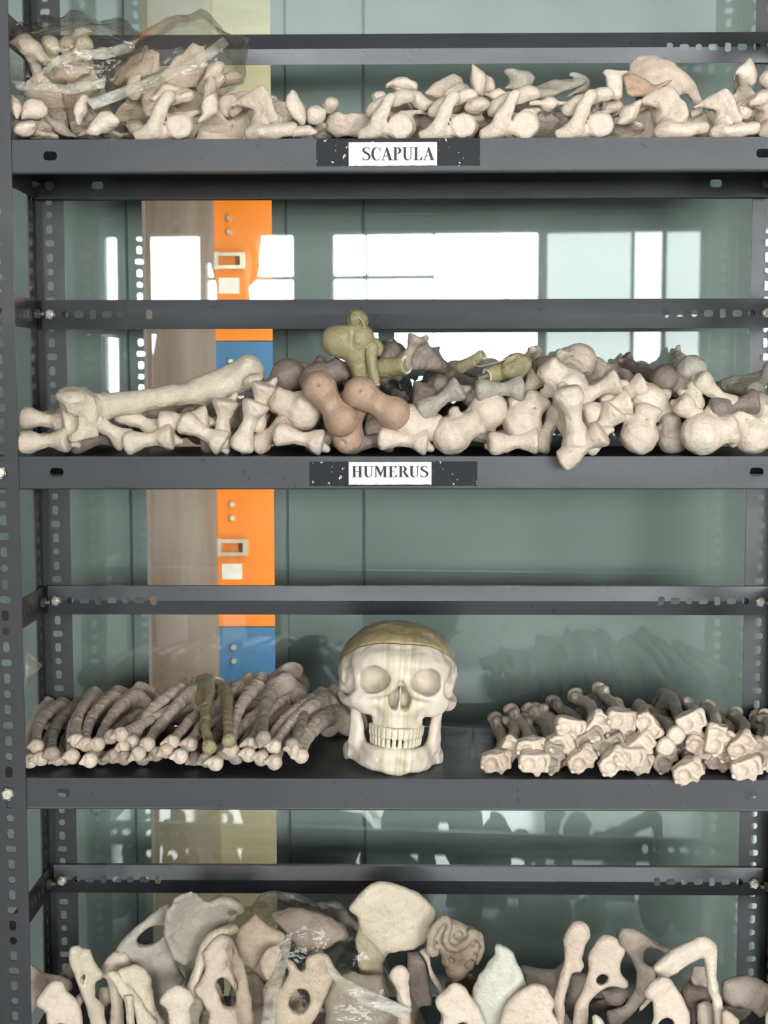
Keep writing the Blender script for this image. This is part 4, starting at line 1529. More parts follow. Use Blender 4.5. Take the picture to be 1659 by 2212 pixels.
# ball (proximal) ends
H('p', 643, 892, 0.022, -30, -3, 2)
H('p', 893, 913, 0.020, 165, 3, 2, scale=1.03)
H('p', 820, 925, 0.048, 240, 2, 2, 'bone_pink', scale=0.9)
H('p', 982, 938, 0.010, 200, -2, 1)
H('p', 1052, 898, 0.030, 30, 3, 2)
H('p', 1132, 905, 0.020, 230, -4, 2)
H('p', 1220, 840, 0.042, -50, 2, 4)
H('p', 1418, 870, 0.030, 140, -3, 3, scale=0.93)
H('p', 1380, 945, 0.004, 245, 4, 1, scale=0.95)
H('p', 1452, 950, 0.026, -90, -2, 1, 'bone_dusty_shaded', scale=0.80)
H('p', 1530, 950, 0.004, 184, 2, 1, scale=1.06)
H('p', 1627, 950, 0.016, -60, -4, 1)
# greyer ones on top at the right
H('p', 1500, 812, 0.040, 60, 4, 5, 'bone_grey', scale=0.80)
H('p', 1452, 822, 0.050, 140, -4, 5, 'bone_brown', scale=0.78)
H('p', 1495, 868, 0.012, 250, 0, 4, 'bone_ivory', scale=0.66)
H('d', 1543, 852, 0.018, -42, 3, 5, 'bone_ivory', scale=0.92)
H('p', 1636, 886, 0.020, 40, 8, 5, 'bone_grey', scale=0.72)
H('d', 1648, 915, 0.024, 70, 3, 4, 'bone_ivory', scale=0.8)
span_bone('humerus', HUM[1], HUM_L[1], 'bone_grey', (1655, 826), 0.12, (1400, 852), 40, 0.85, pile='h')
# middle heap
H('p', 612, 822, 0.060, 30, 12, 2, 'bone_brown', scale=0.90)
span_bone('humerus', HUM[0], HUM_L[0], 'bone_brown', (700, 800), 0.055, (760, 905), 200, 0.95, True, pile='h')
H('p', 850, 785, 0.090, 45, -4, 4, 'bone_brown', scale=0.85)
H('d', 955, 866, 0.024, 32, 2, 5, 'bone_grey', scale=0.98)
H('d', 1082, 845, 0.026, 2, -3, 5, 'bone_grey', scale=0.98)
H('d', 1138, 848, 0.060, 50, 4, 3, 'bone_pink', scale=0.9)
H('d', 905, 880, 0.062, 70, 4, 3, 'bone_brown')
H('d', 985, 850, 0.085, -20, 4, 4, 'bone_brown')
H('p', 1180, 812, 0.075, 20, -8, 4, 'bone_brown', scale=0.8)
span_bone('humerus', HUM[1], HUM_L[1], 'bone_dusty_shaded', (884, 758), 0.050, (1060, 850), 60, 0.72, pile='h', label='slim grey-brown humerus leaning down to the right on the heap')


# large tan spool-ended bones
def spool_mesh(name):
    F = Field((-0.062, -0.030, -0.030), (0.062, 0.034, 0.30), 0.0024)
    F.add(F.ell((-0.0225, 0, 0.002), (0.0215, 0.0205, 0.0210)), 0.004)
    F.add(F.ell((0.0230, 0, 0.004), (0.0200, 0.0210, 0.0210)), 0.004)
    F.add(F.cap((-0.020, 0, 0.005), (0.020, 0, 0.005), 0.0150, 0.0150), 0.006)
    F.add(F.tube([(0.004, 0.002, 0.030), (0.002, 0.004, 0.08), (0, 0.0, 0.17), (0, 0, 0.27)], [0.0125, 0.0115, 0.0110, 0.014]), 0.008)
    F.sub(F.ell((-0.027, -0.002, -0.0200), (0.0024, 0.0024, 0.0070)), 0.0008)
    F.sub(F.tube([(-0.008, -0.014, -0.012), (-0.004, -0.004, -0.0125), (-0.003, 0.004, -0.0120), (0.004, 0.010, -0.013)], [0.0009, 0.0013, 0.0012, 0.0007]), 0.0006)
    F.rough(0.0006, 120, 9)
    return F.mesh(name)
SPOOL = spool_mesh('spool_bone')
def spool(px, py, y, roll, az, el, sc, mat, label):
    return long_bone('humerus', SPOOL, 0.27, mat, 'd', px, py, y, az, el, roll, sc, 'h', label)
spool(714, 873, 0.006, -56, 3, 3, 1.0, 'bone_tan', 'tan humerus with cracked double-knobbed end and dark pinhole, steeply tilted')
spool(815, 871, 0.010, -32, -4, 4, 1.0, 'bone_tan', 'tan humerus with smooth double-knobbed end and dark pinhole, gently tilted')
spool(757, 908, 0.030, 80, 2, 3, 0.95, 'bone_tan', 'tan humerus with knobbed end wedged low between the two pinholed ones')


# the big bone lying lengthwise on the left
def lengthwise_mesh(name):
    F = Field((-0.045, -0.042, -0.026), (0.045, 0.042, 0.275), 0.0024)
    F.add(F.tube([(0, 0, 0.03), (0, 0, 0.09), (0, 0, 0.15), (0, 0, 0.21)], [0.0185, 0.0150, 0.0150, 0.017]), 0.004)
    F.add(F.box((-0.004, 0, 0.006), (0.030, 0.025, 0.020), 0.005), 0.012)
    F.add(F.ell((0.024, 0.003, 0.000), (0.0110, 0.027, 0.0220)), 0.004)
    F.add(F.ell((-0.022, 0.004, 0.004), (0.0120, 0.018, 0.0150)), 0.005)
    F.sub(F.ell((-0.006, 0.014, -0.012), (0.0215, 0.0170, 0.0140)), 0.0015)
    F.sub(F.ell((-0.008, 0.029, 0.003), (0.0190, 0.0085, 0.0110)), 0.0015)
    F.add(F.tube([(0, 0, 0.18), (0.006, 0, 0.21), (0.014, 0.0, 0.250)], [0.0165, 0.0205, 0.0230]), 0.012)
    F.add(F.ell((0.028, -0.002, 0.250), (0.0140, 0.0170, 0.0140)), 0.006)
    F.add(F.ell((-0.008, 0.002, 0.258), (0.0170, 0.0150, 0.0090)), 0.006)
    F.add(F.cap((0.016, 0.012, 0.225), (0.034, 0.010, 0.250), 0.006, 0.006), 0.006)
    F.sub(F.ell((0.010, 0.020, 0.250), (0.008, 0.009, 0.016)), 0.004)
    F.rough(0.0008, 110, 10)
    return F.mesh(name)
LEN = lengthwise_mesh('lengthwise_bone')
A, B = at(160, 890, 0.012), at(556, 824, 0.105)
zax = (B - A).normalized()
put('humerus', LEN, 'bone_ivory', A, basis(zax, (0, 0, 1)) @ rz(16), (B - A).length / 0.262, 'h', (158, 893),
    'long ivory bone lying lengthwise across the left end of the second shelf')

# olive bones wired together at the top of the heap
def olive_upright():
    F = Field((-0.045, -0.040, -0.040), (0.050, 0.080, 0.115), 0.0021)
    F.add(F.ell((-0.010, 0, 0.080), (0.0225, 0.0220, 0.0200)), 0.004)
    F.add(F.ell((0.016, 0.0, 0.086), (0.0165, 0.0180, 0.0155)), 0.008)
    F.add(F.tube([(0.006, 0, 0.078), (0.014, 0.004, 0.055), (0.021, 0.010, 0.030), (0.030, 0.020, -0.014)], [0.0190, 0.0145, 0.0120, 0.0095]), 0.010)
    F.sub(F.ell((0.005, -0.021, 0.086), (0.0035, 0.006, 0.018)), 0.004)
    F.rough(0.0006, 130, 13)
    return F.mesh('olive_upright')
OU = olive_upright()
put('humerus', OU, 'bone_olive', at(752, 880, 0.055), basis((0.0, 0.03, 1), (1, 0, 0)), 1.0, 'h', (740, 760), 'olive humerus standing upright with ball end at the top of the heap')


def cut_shaft(name, px0, px1, y0, y1, r0, r1, label, tone='bone_olive', pin=False):
    A, B = at(*px0, y0), at(*px1, y1)
    t = thing(name, label, 'bone', A)
    L = (B - A).length
    F = Field((-0.03, -0.03, -0.02), (0.03, 0.03, L + 0.004), 0.0019)
    F.add(F.tube([(0.002, 0, 0), (0, 0.001, L * .4), (0, 0, L + 0.02)], [r0, (r0 + r1) * .47, r1]), 0.004)
    F.d = F.smax(F.d, F.Z - L, 0.002)
    F.rough(0.0005, 140, 14)
    me = F.mesh(name + '_shaft')
    me.materials.append(M[tone])
    R = basis(B - A, (0, 0, 1))
    o = link(bpy.data.objects.new('shaft', me), t)
    o.matrix_local = R.to_4x4()
    m = MB()
    n = 18
    ring = [(math.cos(q) * r1 * (0.90 + 0.05 * math.sin(3 * q)), math.sin(q) * r1 * 0.9, L - 0.0006) for q in [2 * math.pi * i / n for i in range(n)]]
    top = [(a * 0.97, b * 0.97, L + 0.0006) for a, b, c in ring]
    inn = [(a * 0.22, b * 0.30, L - 0.0008) for a, b, c in ring]
    v = ring + top + inn
    f = [(i, (i + 1) % n, n + (i + 1) % n, n + i) for i in range(n)] + [(n + i, n + (i + 1) % n, 2 * n + (i + 1) % n, 2 * n + i) for i in range(n)]
    m.add(v, f)
    o = m.build('cut_face', M['cut'], t)
    o.matrix_local = R.to_4x4()
    m = MB()
    if pin:
        m.cyl((0, 0, L - 0.004), (0, 0, 1), 0.0042, 0.0042, 0.018, 14)
        o = m.build('steel_pin', M['zinc'], t)
    else:
        m.add([(a * 0.26, b * 0.36, L - 0.0003) for a, b, c in ring], [tuple(range(n))])
        o = m.build('marrow_hollow', M['ink'], t)
    o.matrix_local = R.to_4x4()
    return t
M['cut'] = bone_mat('sawn_white_plaster', (0.86, 0.84, 0.74), 0.6)
cut_shaft('bone_fragment', (790, 800), (879, 788), 0.075, 0.045, 0.0130, 0.0125, 'olive sawn bone shaft with white cut face beside the upright olive bone')
cut_shaft('bone_fragment', (1120, 792), (1052, 812), 0.055, 0.035, 0.0135, 0.0100, 'olive bone end with white cut face and protruding steel pin', pin=True)
cut_shaft('bone_fragment', (1000, 795), (1045, 766), 0.070, 0.055, 0.0080, 0.0072, 'small olive bone stub with pale tip behind the pinned one')
cut_shaft('bone_fragment', (800, 752), (813, 832), 0.050, 0.040, 0.0080, 0.0052, 'thin olive bone splinter hanging beside the upright olive bone')
cut_shaft('bone_fragment', (796, 790), (806, 858), 0.062, 0.052, 0.0070, 0.0055, 'dark olive bone splinter hanging lowest behind the thin splinter')


def lump(name, px, py, y, r, mat, label, rot=None, seed=0, bite=None):
    F = Field((-r[0] * 1.3, -r[1] * 1.3, -r[2] * 1.3), (r[0] * 1.3, r[1] * 1.3, r[2] * 1.3), max(r) / 16)
    F.add(F.ell((0, 0, 0), r), 0.004)
    F.add(F.ell((r[0] * .25, 0, -r[2] * .35), (r[0] * .72, r[1] * .8, r[2] * .6)), 0.006)
    if bite:
        F.sub(F.ell(*bite), 0.003)
    F.rough(0.0012, 130, seed)
    me = F.mesh(name)
    return put('bone_fragment', me, mat, at(px, py, y), rot or Matrix.Identity(3), 1, 'h', (px, py), label)
lump('chunk_a', 770, 688, 0.060, (0.0125, 0.0125, 0.0120), 'bone_olive', 'small olive bone knob wired on above the upright olive bone', ry(20), 3, ((0.010, -0.010, -0.004), (0.003, 0.004, 0.008)))
lump('chunk_b', 1112, 792, 0.040, (0.0200, 0.014, 0.0150), 'bone_olive', 'olive bone head lump beside the pinned cut shaft', ry(-30), 5, ((0.0, -0.014, 0.010), (0.014, 0.006, 0.004)))
lump('chunk_c', 806, 748, 0.056, (0.0110, 0.0100, 0.0110), 'bone_olive', 'olive bone lump bound with wire beside the upright ball end', None, 7)
def wire(pts, r, label, y=0.045):
    m = MB()
    P = [at(px, py, yy) for px, py, yy in pts]
    c = P[0]
    m.tube([p - c for p in P], r, 6)
    o = m.build('binding_wire', M['wire'])
    o.location = c
    tag(o, label, 'wire')
M['wire'] = plain('pale_wire', (0.62, 0.57, 0.42), 0.4, 0.3)
wire([(776, 686, .046), (784, 694, .046), (788, 706, .046), (780, 711, .045), (772, 706, .045), (760, 709, .046)], 0.0006, 'thin pale wire hanging from the wired olive knob')
wire([(790, 752, .043), (798, 744, .042), (806, 752, .042), (812, 762, .043), (808, 770, .043), (796, 764, .044)], 0.0006, 'thin pale wire wound round the olive lump')
wire([(1022, 776, .050), (1026, 788, .046), (1036, 792, .044), (1044, 790, .044), (1058, 786, .04), (1078, 782, .035), (1100, 772, .03), (1104, 774, .03)], 0.0006, 'thin pale wire linking the olive stub and pinned shaft')

# ------------------------------------------------------------------ third shelf: ulnae (left pile), skull, radii (right pile)
def cl(x, y): return (30 + x * .428, 1400 + y * .428)
def cr(x, y): return (1000 + x * .3972, 1420 + y * .3972)
U = [  # distal end (front), depth, proximal end (rear), tone
    ((75, 575), .020, (165, 365), 0), ((110, 497), .030, (245, 322), 0), ((128, 562), .018, (330, 310), 0), ((186, 535), .016, (330, 296), 1),
    ((215, 562), .040, (420, 330), 0), ((290, 550), .014, (405, 262), 0), ((315, 470), .030, (400, 240), 0), ((356, 488), .026, (530, 235), 0),
    ((412, 490), .024, (640, 215), 0), ((372, 568), .000, (700, 330), 0), ((480, 452), .036, (690, 300), 1), ((525, 436), .030, (1010, 265), 0),
    ((490, 552), .026, (780, 262), 1), ((545, 556), .024, (880, 300), 1), ((540, 508), .030, (800, 245), 0), ((592, 480), .040, (890, 190), 0),
    ((614, 542), .012, (960, 180), 0), ((664, 487), .022, (930, 270), 0), ((706, 540), .020, (1060, 300), 1), ((757, 522), .014, (1090, 250), 0),
    ((786, 478), .020, (1120, 215), 0), ((828, 548), .004, (1180, 290), 0), ((880, 490), .030, (1190, 165), 0), ((962, 568), .012, (1230, 250), 1),
    ((1006, 588), -.004, (1340, 262), 0), ((1096, 522), .020, (1250, 160), 0), ((1110, 556), .024, (1400, 250), 1), ((1176, 540), .012, (1430, 330), 0),
    ((1186, 488), .026, (1420, 225), 0), ((1240, 560), .008, (1560, 240), 0), ((1302, 500), .016, (1620, 225), 0), ((1306, 578), .000, (1600, 330), 0),
    ((1406, 515), .012, (1660, 370), 0), ((1440, 545), .010, (1680, 420), 0), ((640, 560), .050, (900, 330), 1), ((900, 560), .045, (1150, 330), 1),
    ((440, 560), .050, (640, 330), 1), ((250, 560), .050, (450, 350), 1), ((1040, 520), .040, (1300, 300), 1)]
for i, (a, y, b, t) in enumerate(U):
    k = i % 2
    span_bone('ulna', ULN[k], ULN_L[k], ('bone_pink', 'bone_dusty_shaded')[t] if i % 3 else ('bone', 'bone_dusty_shaded')[t], cl(*a), y, cl(*b), random.uniform(-145, -85), 1.0, pile='u')
span_bone('ulna', ULN[0], ULN_L[0], 'bone_olive', cl(987, 505), -0.002, cl(968, 170), 180, 0.98, pile='u', label='olive-grey ulna lying upright over the front of the left pile')
span_bone('ulna', ULN[1], ULN_L[1], 'bone_olive', cl(1090, 470), 0.012, cl(1050, 205), 160, 0.95, pile='u', label='olive-grey curved ulna next to the upright one on the left pile')
span_bone('ulna', ULN[1], ULN_L[1], 'bone_dusty_shaded', cl(1252, 462), 0.010, cl(1345, 150), 300, 1.0, pile='u', label='grey-brown ulna arching like a bow over the left pile')
span_bone('ulna', ULN[0], ULN_L[0], 'bone_dusty_shaded', cl(1410, 500), 0.014, cl(1440, 175), 60, 1.0, pile='u', label='pale thick-topped ulna propped upright beside the bowed one')

sk_at = at(850, 1640, 0.055)
build_skull((sk_at.x + 0.002, 0.022, Z3 + 0.0015), (math.radians(-2), math.radians(4.0), math.radians(3)), 1.0)

Rr = [  # distal end (front), depth, head (rear), spin, tone
    ((185, 582), .020, (180, 345), 10, 0), ((250, 512), .040, (255, 330), 60, 0), ((375, 500), .030, (262, 290), 5, 0), ((390, 592), .010, (345, 350), 0, 0),
    ((486, 545), .024, (390, 300), 80, 1), ((545, 560), .045, (470, 330), 30, 1), ((545, 470), .030, (360, 285), 15, 0), ((586, 386), .036, (400, 285), -12, 0),
    ((652, 556), .014, (540, 300), 40, 0), ((692, 450), .030, (490, 240), 30, 1), ((735, 376), .034, (610, 205), 60, 0), ((868, 345), .034, (742, 172), -5, 0),
    ((858, 415), .045, (690, 240), 0, 1), ((800, 482), .036, (650, 300), 20, 1), ((822, 580), .010, (760, 380), 45, 0), ((910, 545), .012, (820, 330), -4, 0),
    ((950, 602), .016, (900, 380), -10, 0), ((972, 482), .022, (830, 250), 40, 0), ((1008, 380), .030, (960, 270), -55, 0), ((1022, 552), .050, (980, 360), 40, 1),
    ((1100, 575), .028, (1040, 350), 70, 1), ((1245, 352), .030, (1215, 250), 25, 0), ((1230, 642), -.016, (1160, 440), 30, 0), ((1282, 570), .040, (1250, 400), 10, 1),
    ((1290, 490), .030, (1180, 330), -30, 0), ((1375, 445), .016, (1330, 262), 80, 0), ((1402, 570), .030, (1350, 400), 0, 1), ((1445, 490), .030, (1400, 330), 60, 0),
    ((1520, 482), .014, (1480, 305), 45, 0), ((1546, 612), -.006, (1480, 440), 20, 0), ((1612, 522), .016, (1590, 360), 70, 1), ((1655, 520), .020, (1640, 312), 70, 0),
    ((600, 470), .055, (520, 290), 20, 1), ((1150, 480), .060, (1090, 300), 20, 1), ((1340, 520), .060, (1290, 330), 50, 1), ((1650, 590), .030, (1600, 420), 0, 0)]
for i, (a, y, b, sp, t) in enumerate(Rr):
    k = i % 2
    span_bone('radius_bone', RAD[k], RAD_L[k], ('bone', 'bone_dusty_shaded')[t] if i % 4 else ('bone_pink', 'bone_dusty_shaded')[t], cr(*a), y, cr(*b), sp, 1.02, pile='r')
for (a, y, b, lab) in (((1160, 425), .018, (1000, 320), 'radius lying reversed with round dished head forward, upper of two'),
                       ((1106, 486), .012, (1010, 380), 'radius lying reversed with round dished head forward, lower of two'),
                       ((1264, 432), .034, (1200, 340), 'radius lying reversed with round head forward under the right heap')):
    span_bone('radius_bone', RAD[0], RAD_L[0], 'bone', cr(*a), y, cr(*b), 0, 1.06, True, pile='r', label=lab)
span_bone('ulna', ULN[0], ULN_L[0], 'bone_dusty_shaded', cr(1215, 420), 0.04, cr(1100, 215), 160, 1.0, pile='r', label='dark flat-topped ulna sticking up behind the radii')


# ------------------------------------------------------------------ broad thin bones
def flat_bone(name, outline, y, mat, label=None, thick=0.0045, holes=(), rims=(), bowl=0.0, lean=0.0, swing=0.0, step=0.0026, extra=None, pile='p', kind='hip_bone', seed=0, tail=None):
    """broad thin bone at depth y: outline read at that depth, given thickness, a dished mid-surface,
    lean (depth per height), swing (depth per width) and thickened rims; a foot below the picture runs on to the shelf"""
    outline = [(px, 2345 if (py > 2206 and pile == 'p') else py) for px, py in outline]
    P = [at(px, py, y) for px, py in outline]
    if pile == 'p':
        for p_ in P:
            p_.z = max(p_.z, Z4 + 0.004)
    if pile == 's':
        for p_ in P:
            p_.z = max(p_.z, Z1 + 0.003)
    c = sum(P, Vector()) / len(P)
    pts = [(p.x - c.x, p.z - c.z) for p in P]
    lo = [min(q[i] for q in pts) - 0.014 for i in (0, 1)]
    hi = [max(q[i] for q in pts) + 0.014 for i in (0, 1)]
    rr = max(hi[0] - lo[0], hi[1] - lo[1]) / 2
    dy = 0.020 + thick + abs(lean) * (hi[1] - lo[1]) / 2 + abs(swing) * (hi[0] - lo[0]) / 2 + abs(bowl)
    F = Field((lo[0], -dy, lo[1]), (hi[0], dy, hi[1]), step)
    def mid(x, z): return lean * z + swing * x + bowl * ((x * x + z * z) / (rr * rr) - 0.4)
    a2 = F.poly2(F.X, F.Z, pts) + np.float32(thick * 0.25)
    F.add(F.smax(a2, (np.abs(F.Y - mid(F.X, F.Z)) - thick) / math.sqrt(1 + lean ** 2 + swing ** 2), max(0.004, thick * 1.9)) - np.float32(thick * 0.25), 0.001)
    def loc3(q, dz=0.0):
        p = at(q[0], q[1], y) - c
        return (p.x, mid(p.x, p.z) + dz, p.z)
    for pl, r in rims:
        F.add(F.tube([loc3(q) for q in pl], r if isinstance(r, list) else [r] * len(pl)), 0.006)
    for (hx, hy, rx_, rz_, ang) in holes:
        q = at(hx, hy, y) - c
        co, si = math.cos(math.radians(ang)), math.sin(math.radians(ang))
        u, v = F.X - q.x, F.Z - q.z
        k = 1 / 1750.0
        a_, b_ = rx_ * k, rz_ * k
        F.sub((np.sqrt(((u * co + v * si) / a_) ** 2 + ((-u * si + v * co) / b_) ** 2) - 1.0).astype(np.float32) * np.float32(min(a_, b_)), 0.003)
    if extra:
        extra(F, loc3)
    zs = FLOOR[pile] - c.z                   # shelf level in this bone's own frame
    if tail is None:
        tail = min(q[1] for q in pts) > zs + 0.006
    if tail:                                 # the rest of the bone: a blade that runs back and down to the shelf
        rnd_ = random.Random(len(ALL))
        yb = min(0.075, max(0.030, 0.255 - y))
        tx = rnd_.uniform(-0.022, 0.022)
        G = Field((min(lo[0], tx - 0.034), -dy, min(lo[1], zs - 0.001)), (max(hi[0], tx + 0.034), max(dy, yb + 0.03), hi[1]), step)
        nx, ny, nz = [int(round((F.lo[i] - G.lo[i]) / step)) for i in range(3)]
        G.X, G.Y, G.Z = G.X + (F.lo[0] - G.lo[0] - nx * step), G.Y + (F.lo[1] - G.lo[1] - ny * step), G.Z + (F.lo[2] - G.lo[2] - nz * step)
        G.lo = G.lo + np.array([F.lo[i] - G.lo[i] - [nx, ny, nz][i] * step for i in range(3)], np.float32)
        sl = tuple(slice(n_, n_ + F.d.shape[i]) for i, n_ in enumerate((nx, ny, nz)))
        view = G.d[sl]
        view[...] = F.d[:view.shape[0], :view.shape[1], :view.shape[2]]
        a_ = Vector((0, mid(0, 0) + 0.002, 0))
        b_ = Vector((tx, yb, zs + 0.012))
        G.add(G.tube([a_, (a_ + b_) / 2 + Vector((0, 0.008, 0.004)), b_], [min(0.008, thick * 1.3), 0.0065, 0.0055]), 0.008)
        ax_ = (b_ - a_)
        if ax_.length > 0.03:
            m_ = (a_ * 0.35 + b_ * 0.65)
            R_ = basis(ax_, (1, 0, 0))
            G.add(G.ell(m_, (0.027, 0.0050, ax_.length * 0.42), R_.to_quaternion()), 0.006)
        G.d = np.maximum(G.d, (zs + 0.0006) - G.Z)
        F = G
    F.rough(0.0006 if pile == 'p' else 0.0008, 150, seed or len(ALL))
    if pile == 'p' and rims:                 # crests and rough ends are pitted
        crest = F.tube([loc3(q) for q in rims[0][0]], [0.010] * len(rims[0][0]))
        F.d = F.d + (np.clip(-crest / 0.010, 0, 1) * 0.0011 * np.sin(F.X * 1050 + 2 * np.sin(F.Z * 800)) * np.sin(F.Z * 980 + F.Y * 700)).astype(np.float32)
    me = F.mesh(name)
    return put(kind, me, mat, c, Matrix.Identity(3), 1.0, pile, outline[0], label, rest=False)


def mapper(x0, y0, k):
    return lambda *p: [(x0 + x * k, y0 + y * k) for x, y in p]

# ------------------------------------------------------------------ top shelf: scapulae
k1, k2, k3, k4 = mapper(780, 100, .2712), mapper(1209, 100, .2712), mapper(0, 30, .2411), mapper(380, 30, .2411)
def SF(pts, y, mat='bone', thick=0.006, label=None, **kw):
    return flat_bone('scapula', pts, y, mat, label, thick, pile='s', kind='scapula', step=kw.pop('step', 0.0023), **kw)


# lying on its ridge, socket to the front (x right, y back, z up, shelf at z = 0, socket above the origin)
def socket_forward_mesh(name, seed):
    F = Field((-0.056, -0.020, -0.002), (0.100, 0.150, 0.066), 0.0022)
    X, Y, Z = F.X, F.Y, F.Z
    # blade running back to the right, hollow towards the front
    s_, n_ = X * 0.62 + (Y - 0.012) * 0.785, -X * 0.785 + (Y - 0.012) * 0.62
    w = n_ - 0.010 + 0.016 * np.exp(-((s_ - 0.06) / 0.04) ** 2 - ((Z - 0.018) / 0.02) ** 2) * -1.0 + 0.25 * (Z - 0.02)
    F.add(F.plate(s_, Z, w, [(-0.004, 0.003), (-0.002, 0.031), (0.025, 0.037), (0.05, 0.034), (0.085, 0.044), (0.122, 0.036), (0.128, 0.010), (0.10, 0.002), (0.04, 0.001)], 0.0028, 0.004), 0.001)
    F.add(F.tube([(0.000, 0.014, 0.030), (0.022, 0.034, 0.038), (0.040, 0.060, 0.036)], [0.0040, 0.0034, 0.0034]), 0.004)
    # neck and round socket
    F.add(F.cap((0.006, 0.020, 0.017), (0.001, 0.004, 0.0155), 0.012, 0.0125), 0.008)
    F.add(F.ell((0.0, -0.002, 0.0155), (0.0148, 0.0085, 0.0150)), 0.004)
    F.sub(F.ell((0.0, -0.0150, 0.0155), (0.0135, 0.0085, 0.0138)), 0.002)
    # stick: flat bar from the shelf up to the left of the socket
    F.X = X; F.Y = Y * 1.25
    F.add(F.tube([(-0.043, 0.002, 0.006), (-0.030, -0.004, 0.012), (-0.020, -0.006, 0.031), (-0.011, -0.004, 0.047)], [0.0068, 0.0090, 0.0076, 0.0068]), 0.004)
    F.Y = Y
    F.add(F.cap((-0.026, 0.000, 0.010), (-0.004, 0.016, 0.010), 0.0075, 0.0080), 0.007)
    # knobbly bar across the top
    F.add(F.tube([(-0.033, 0.018, 0.034), (-0.024, 0.014, 0.043), (-0.010, 0.010, 0.046), (0.006, 0.008, 0.051), (0.012, 0.009, 0.050)], [0.0062, 0.0072, 0.0070, 0.0080, 0.0058]), 0.004)
    F.add(F.cap((-0.030, 0.020, 0.036), (0.002, 0.026, 0.020), 0.0065, 0.0080), 0.008)
    F.d = np.maximum(F.d, -Z - 0.0005)
    F.rough(0.0007, 150, seed)
    return F.mesh(name)


# lying ridge-up: broad paddle over a thick finger, hollow blade to the left
def paddle_forward_mesh(name, seed, blade=True):
    F = Field((-0.100, -0.020, -0.002), (0.036, 0.110, 0.070), 0.0022)
    X, Y, Z = F.X, F.Y, F.Z
    if blade:
        w = Y - 0.030 + 0.32 * X * 0.8 - 0.020 * np.exp(-((X + 0.05) / 0.03) ** 2 - ((Z - 0.02) / 0.02) ** 2) - 0.5 * (Z - 0.02)
        F.add(F.plate(X, Z, w, [(-0.092, 0.004), (-0.080, 0.028), (-0.050, 0.043), (-0.020, 0.040), (-0.006, 0.028), (-0.010, 0.014), (-0.022, 0.008), (-0.045, 0.001), (-0.070, 0.0005)], 0.0034, 0.004), 0.001)
    # paddle: tapering root at the upper left, broad rounded end hanging down on the right
    w2 = Y - 0.004 + 0.45 * (X - 0.0) - 0.10 * (Z - 0.04) + 5.0 * (X + 0.01) ** 2
    F.add(F.plate(X, Z, w2, [(-0.046, 0.040), (-0.030, 0.051), (-0.013, 0.059), (-0.002, 0.051), (0.006, 0.036), (0.0095, 0.023), (0.002, 0.017), (-0.008, 0.021), (-0.020, 0.034), (-0.036, 0.039)], 0.0046, 0.007), 0.004)
    F.add(F.tube([(-0.010, 0.010, 0.052), (-0.028, 0.022, 0.044), (-0.044, 0.034, 0.036)], [0.0055, 0.0050, 0.0045]), 0.006)
    # finger on the shelf and its root
    F.add(F.tube([(-0.021, 0.002, 0.0085), (-0.008, -0.004, 0.0085), (0.010, -0.005, 0.0100), (0.022, -0.002, 0.0120)], [0.0072, 0.0082, 0.0080, 0.0072]), 0.004)
    F.add(F.tube([(-0.012, 0.004, 0.012), (-0.014, 0.020, 0.024), (-0.018, 0.032, 0.034)], [0.0085, 0.0100, 0.0080]), 0.007)
    F.add(F.ell((0.004, 0.026, 0.022), (0.008, 0.012, 0.013)), 0.006)
    F.d = np.maximum(F.d, -Z - 0.0005)
    F.rough(0.0007, 150, seed)
    return F.mesh(name)


SFM = [socket_forward_mesh('scapula_socket_a', 51), socket_forward_mesh('scapula_socket_b', 52)]
PFM = [paddle_forward_mesh('scapula_paddle_a', 53), paddle_forward_mesh('scapula_paddle_b', 54)]
def SP(me, px, y, turn=0, mat='bone', scale=1.0, dz=0.0, label=None):
    p = at(px, 300, y)
    return put('scapula', me, mat, Vector((p.x, y, Z1 + 0.0008 + dz)), rz(turn), scale, 's', (px, 270), label, rest=False)
for i, (px, tn, sc) in enumerate(((388, 4, 1.08), (865, 0, 1.04), (1000, -2, 1.04), (1134, 0, 1.10), (1296, 3, 1.06))):
    SP(SFM[i % 2], px, 0.024, tn, 'bone', sc)
SP(SFM[0], 496, 0.075, 0, 'bone_pink', 1.0, 0.034)
for i, (px, tn, sc, m) in enumerate(((585, 0, 1.12, 'bone'), (1469, 0, 1.12, 'bone'), (1586, -4, 1.02, 'bone'), (1690, 0, 1.05, 'bone_pink'))):
    SP(PFM[i % 2], px, 0.026, tn, m, sc)

# left corner
SF(k3((80, 650), (110, 690), (150, 790), (185, 890), (180, 945), (150, 960), (105, 900), (82, 780)), 0.022, 'bone', 0.006, lean=0.2)
SF(k3((185, 860), (220, 790), (300, 758), (390, 775), (440, 830), (435, 890), (380, 940), (300, 930), (220, 950), (180, 960)), 0.034, 'bone', 0.007, bowl=-0.006, label='scapula with broad oval socket facing out beside the front left post')
SF(k3((100, 1060), (140, 985), (240, 955), (335, 970), (348, 1025), (290, 1075), (200, 1090), (120, 1098)), 0.018, 'bone', 0.008)
SF(k3((385, 950), (455, 860), (500, 930), (560, 985), (640, 1050), (705, 1100), (600, 1104), (500, 1040)), 0.070, 'bone_dusty_shaded', 0.006, swing=0.5)
SF(k3((690, 790), (720, 722), (775, 708), (825, 742), (765, 790), (742, 900), (732, 1008), (700, 1016), (676, 960)), 0.040, 'bone', 0.006, swing=0.3)
SF(k3((740, 1100), (770, 1030), (835, 930), (900, 875), (1000, 870), (1080, 920), (1092, 980), (1040, 1030), (960, 1030), (890, 1060), (870, 1098)), 0.034, 'bone', 0.007, bowl=-0.006, label='scapula with tilted oval socket under the right plastic bag')
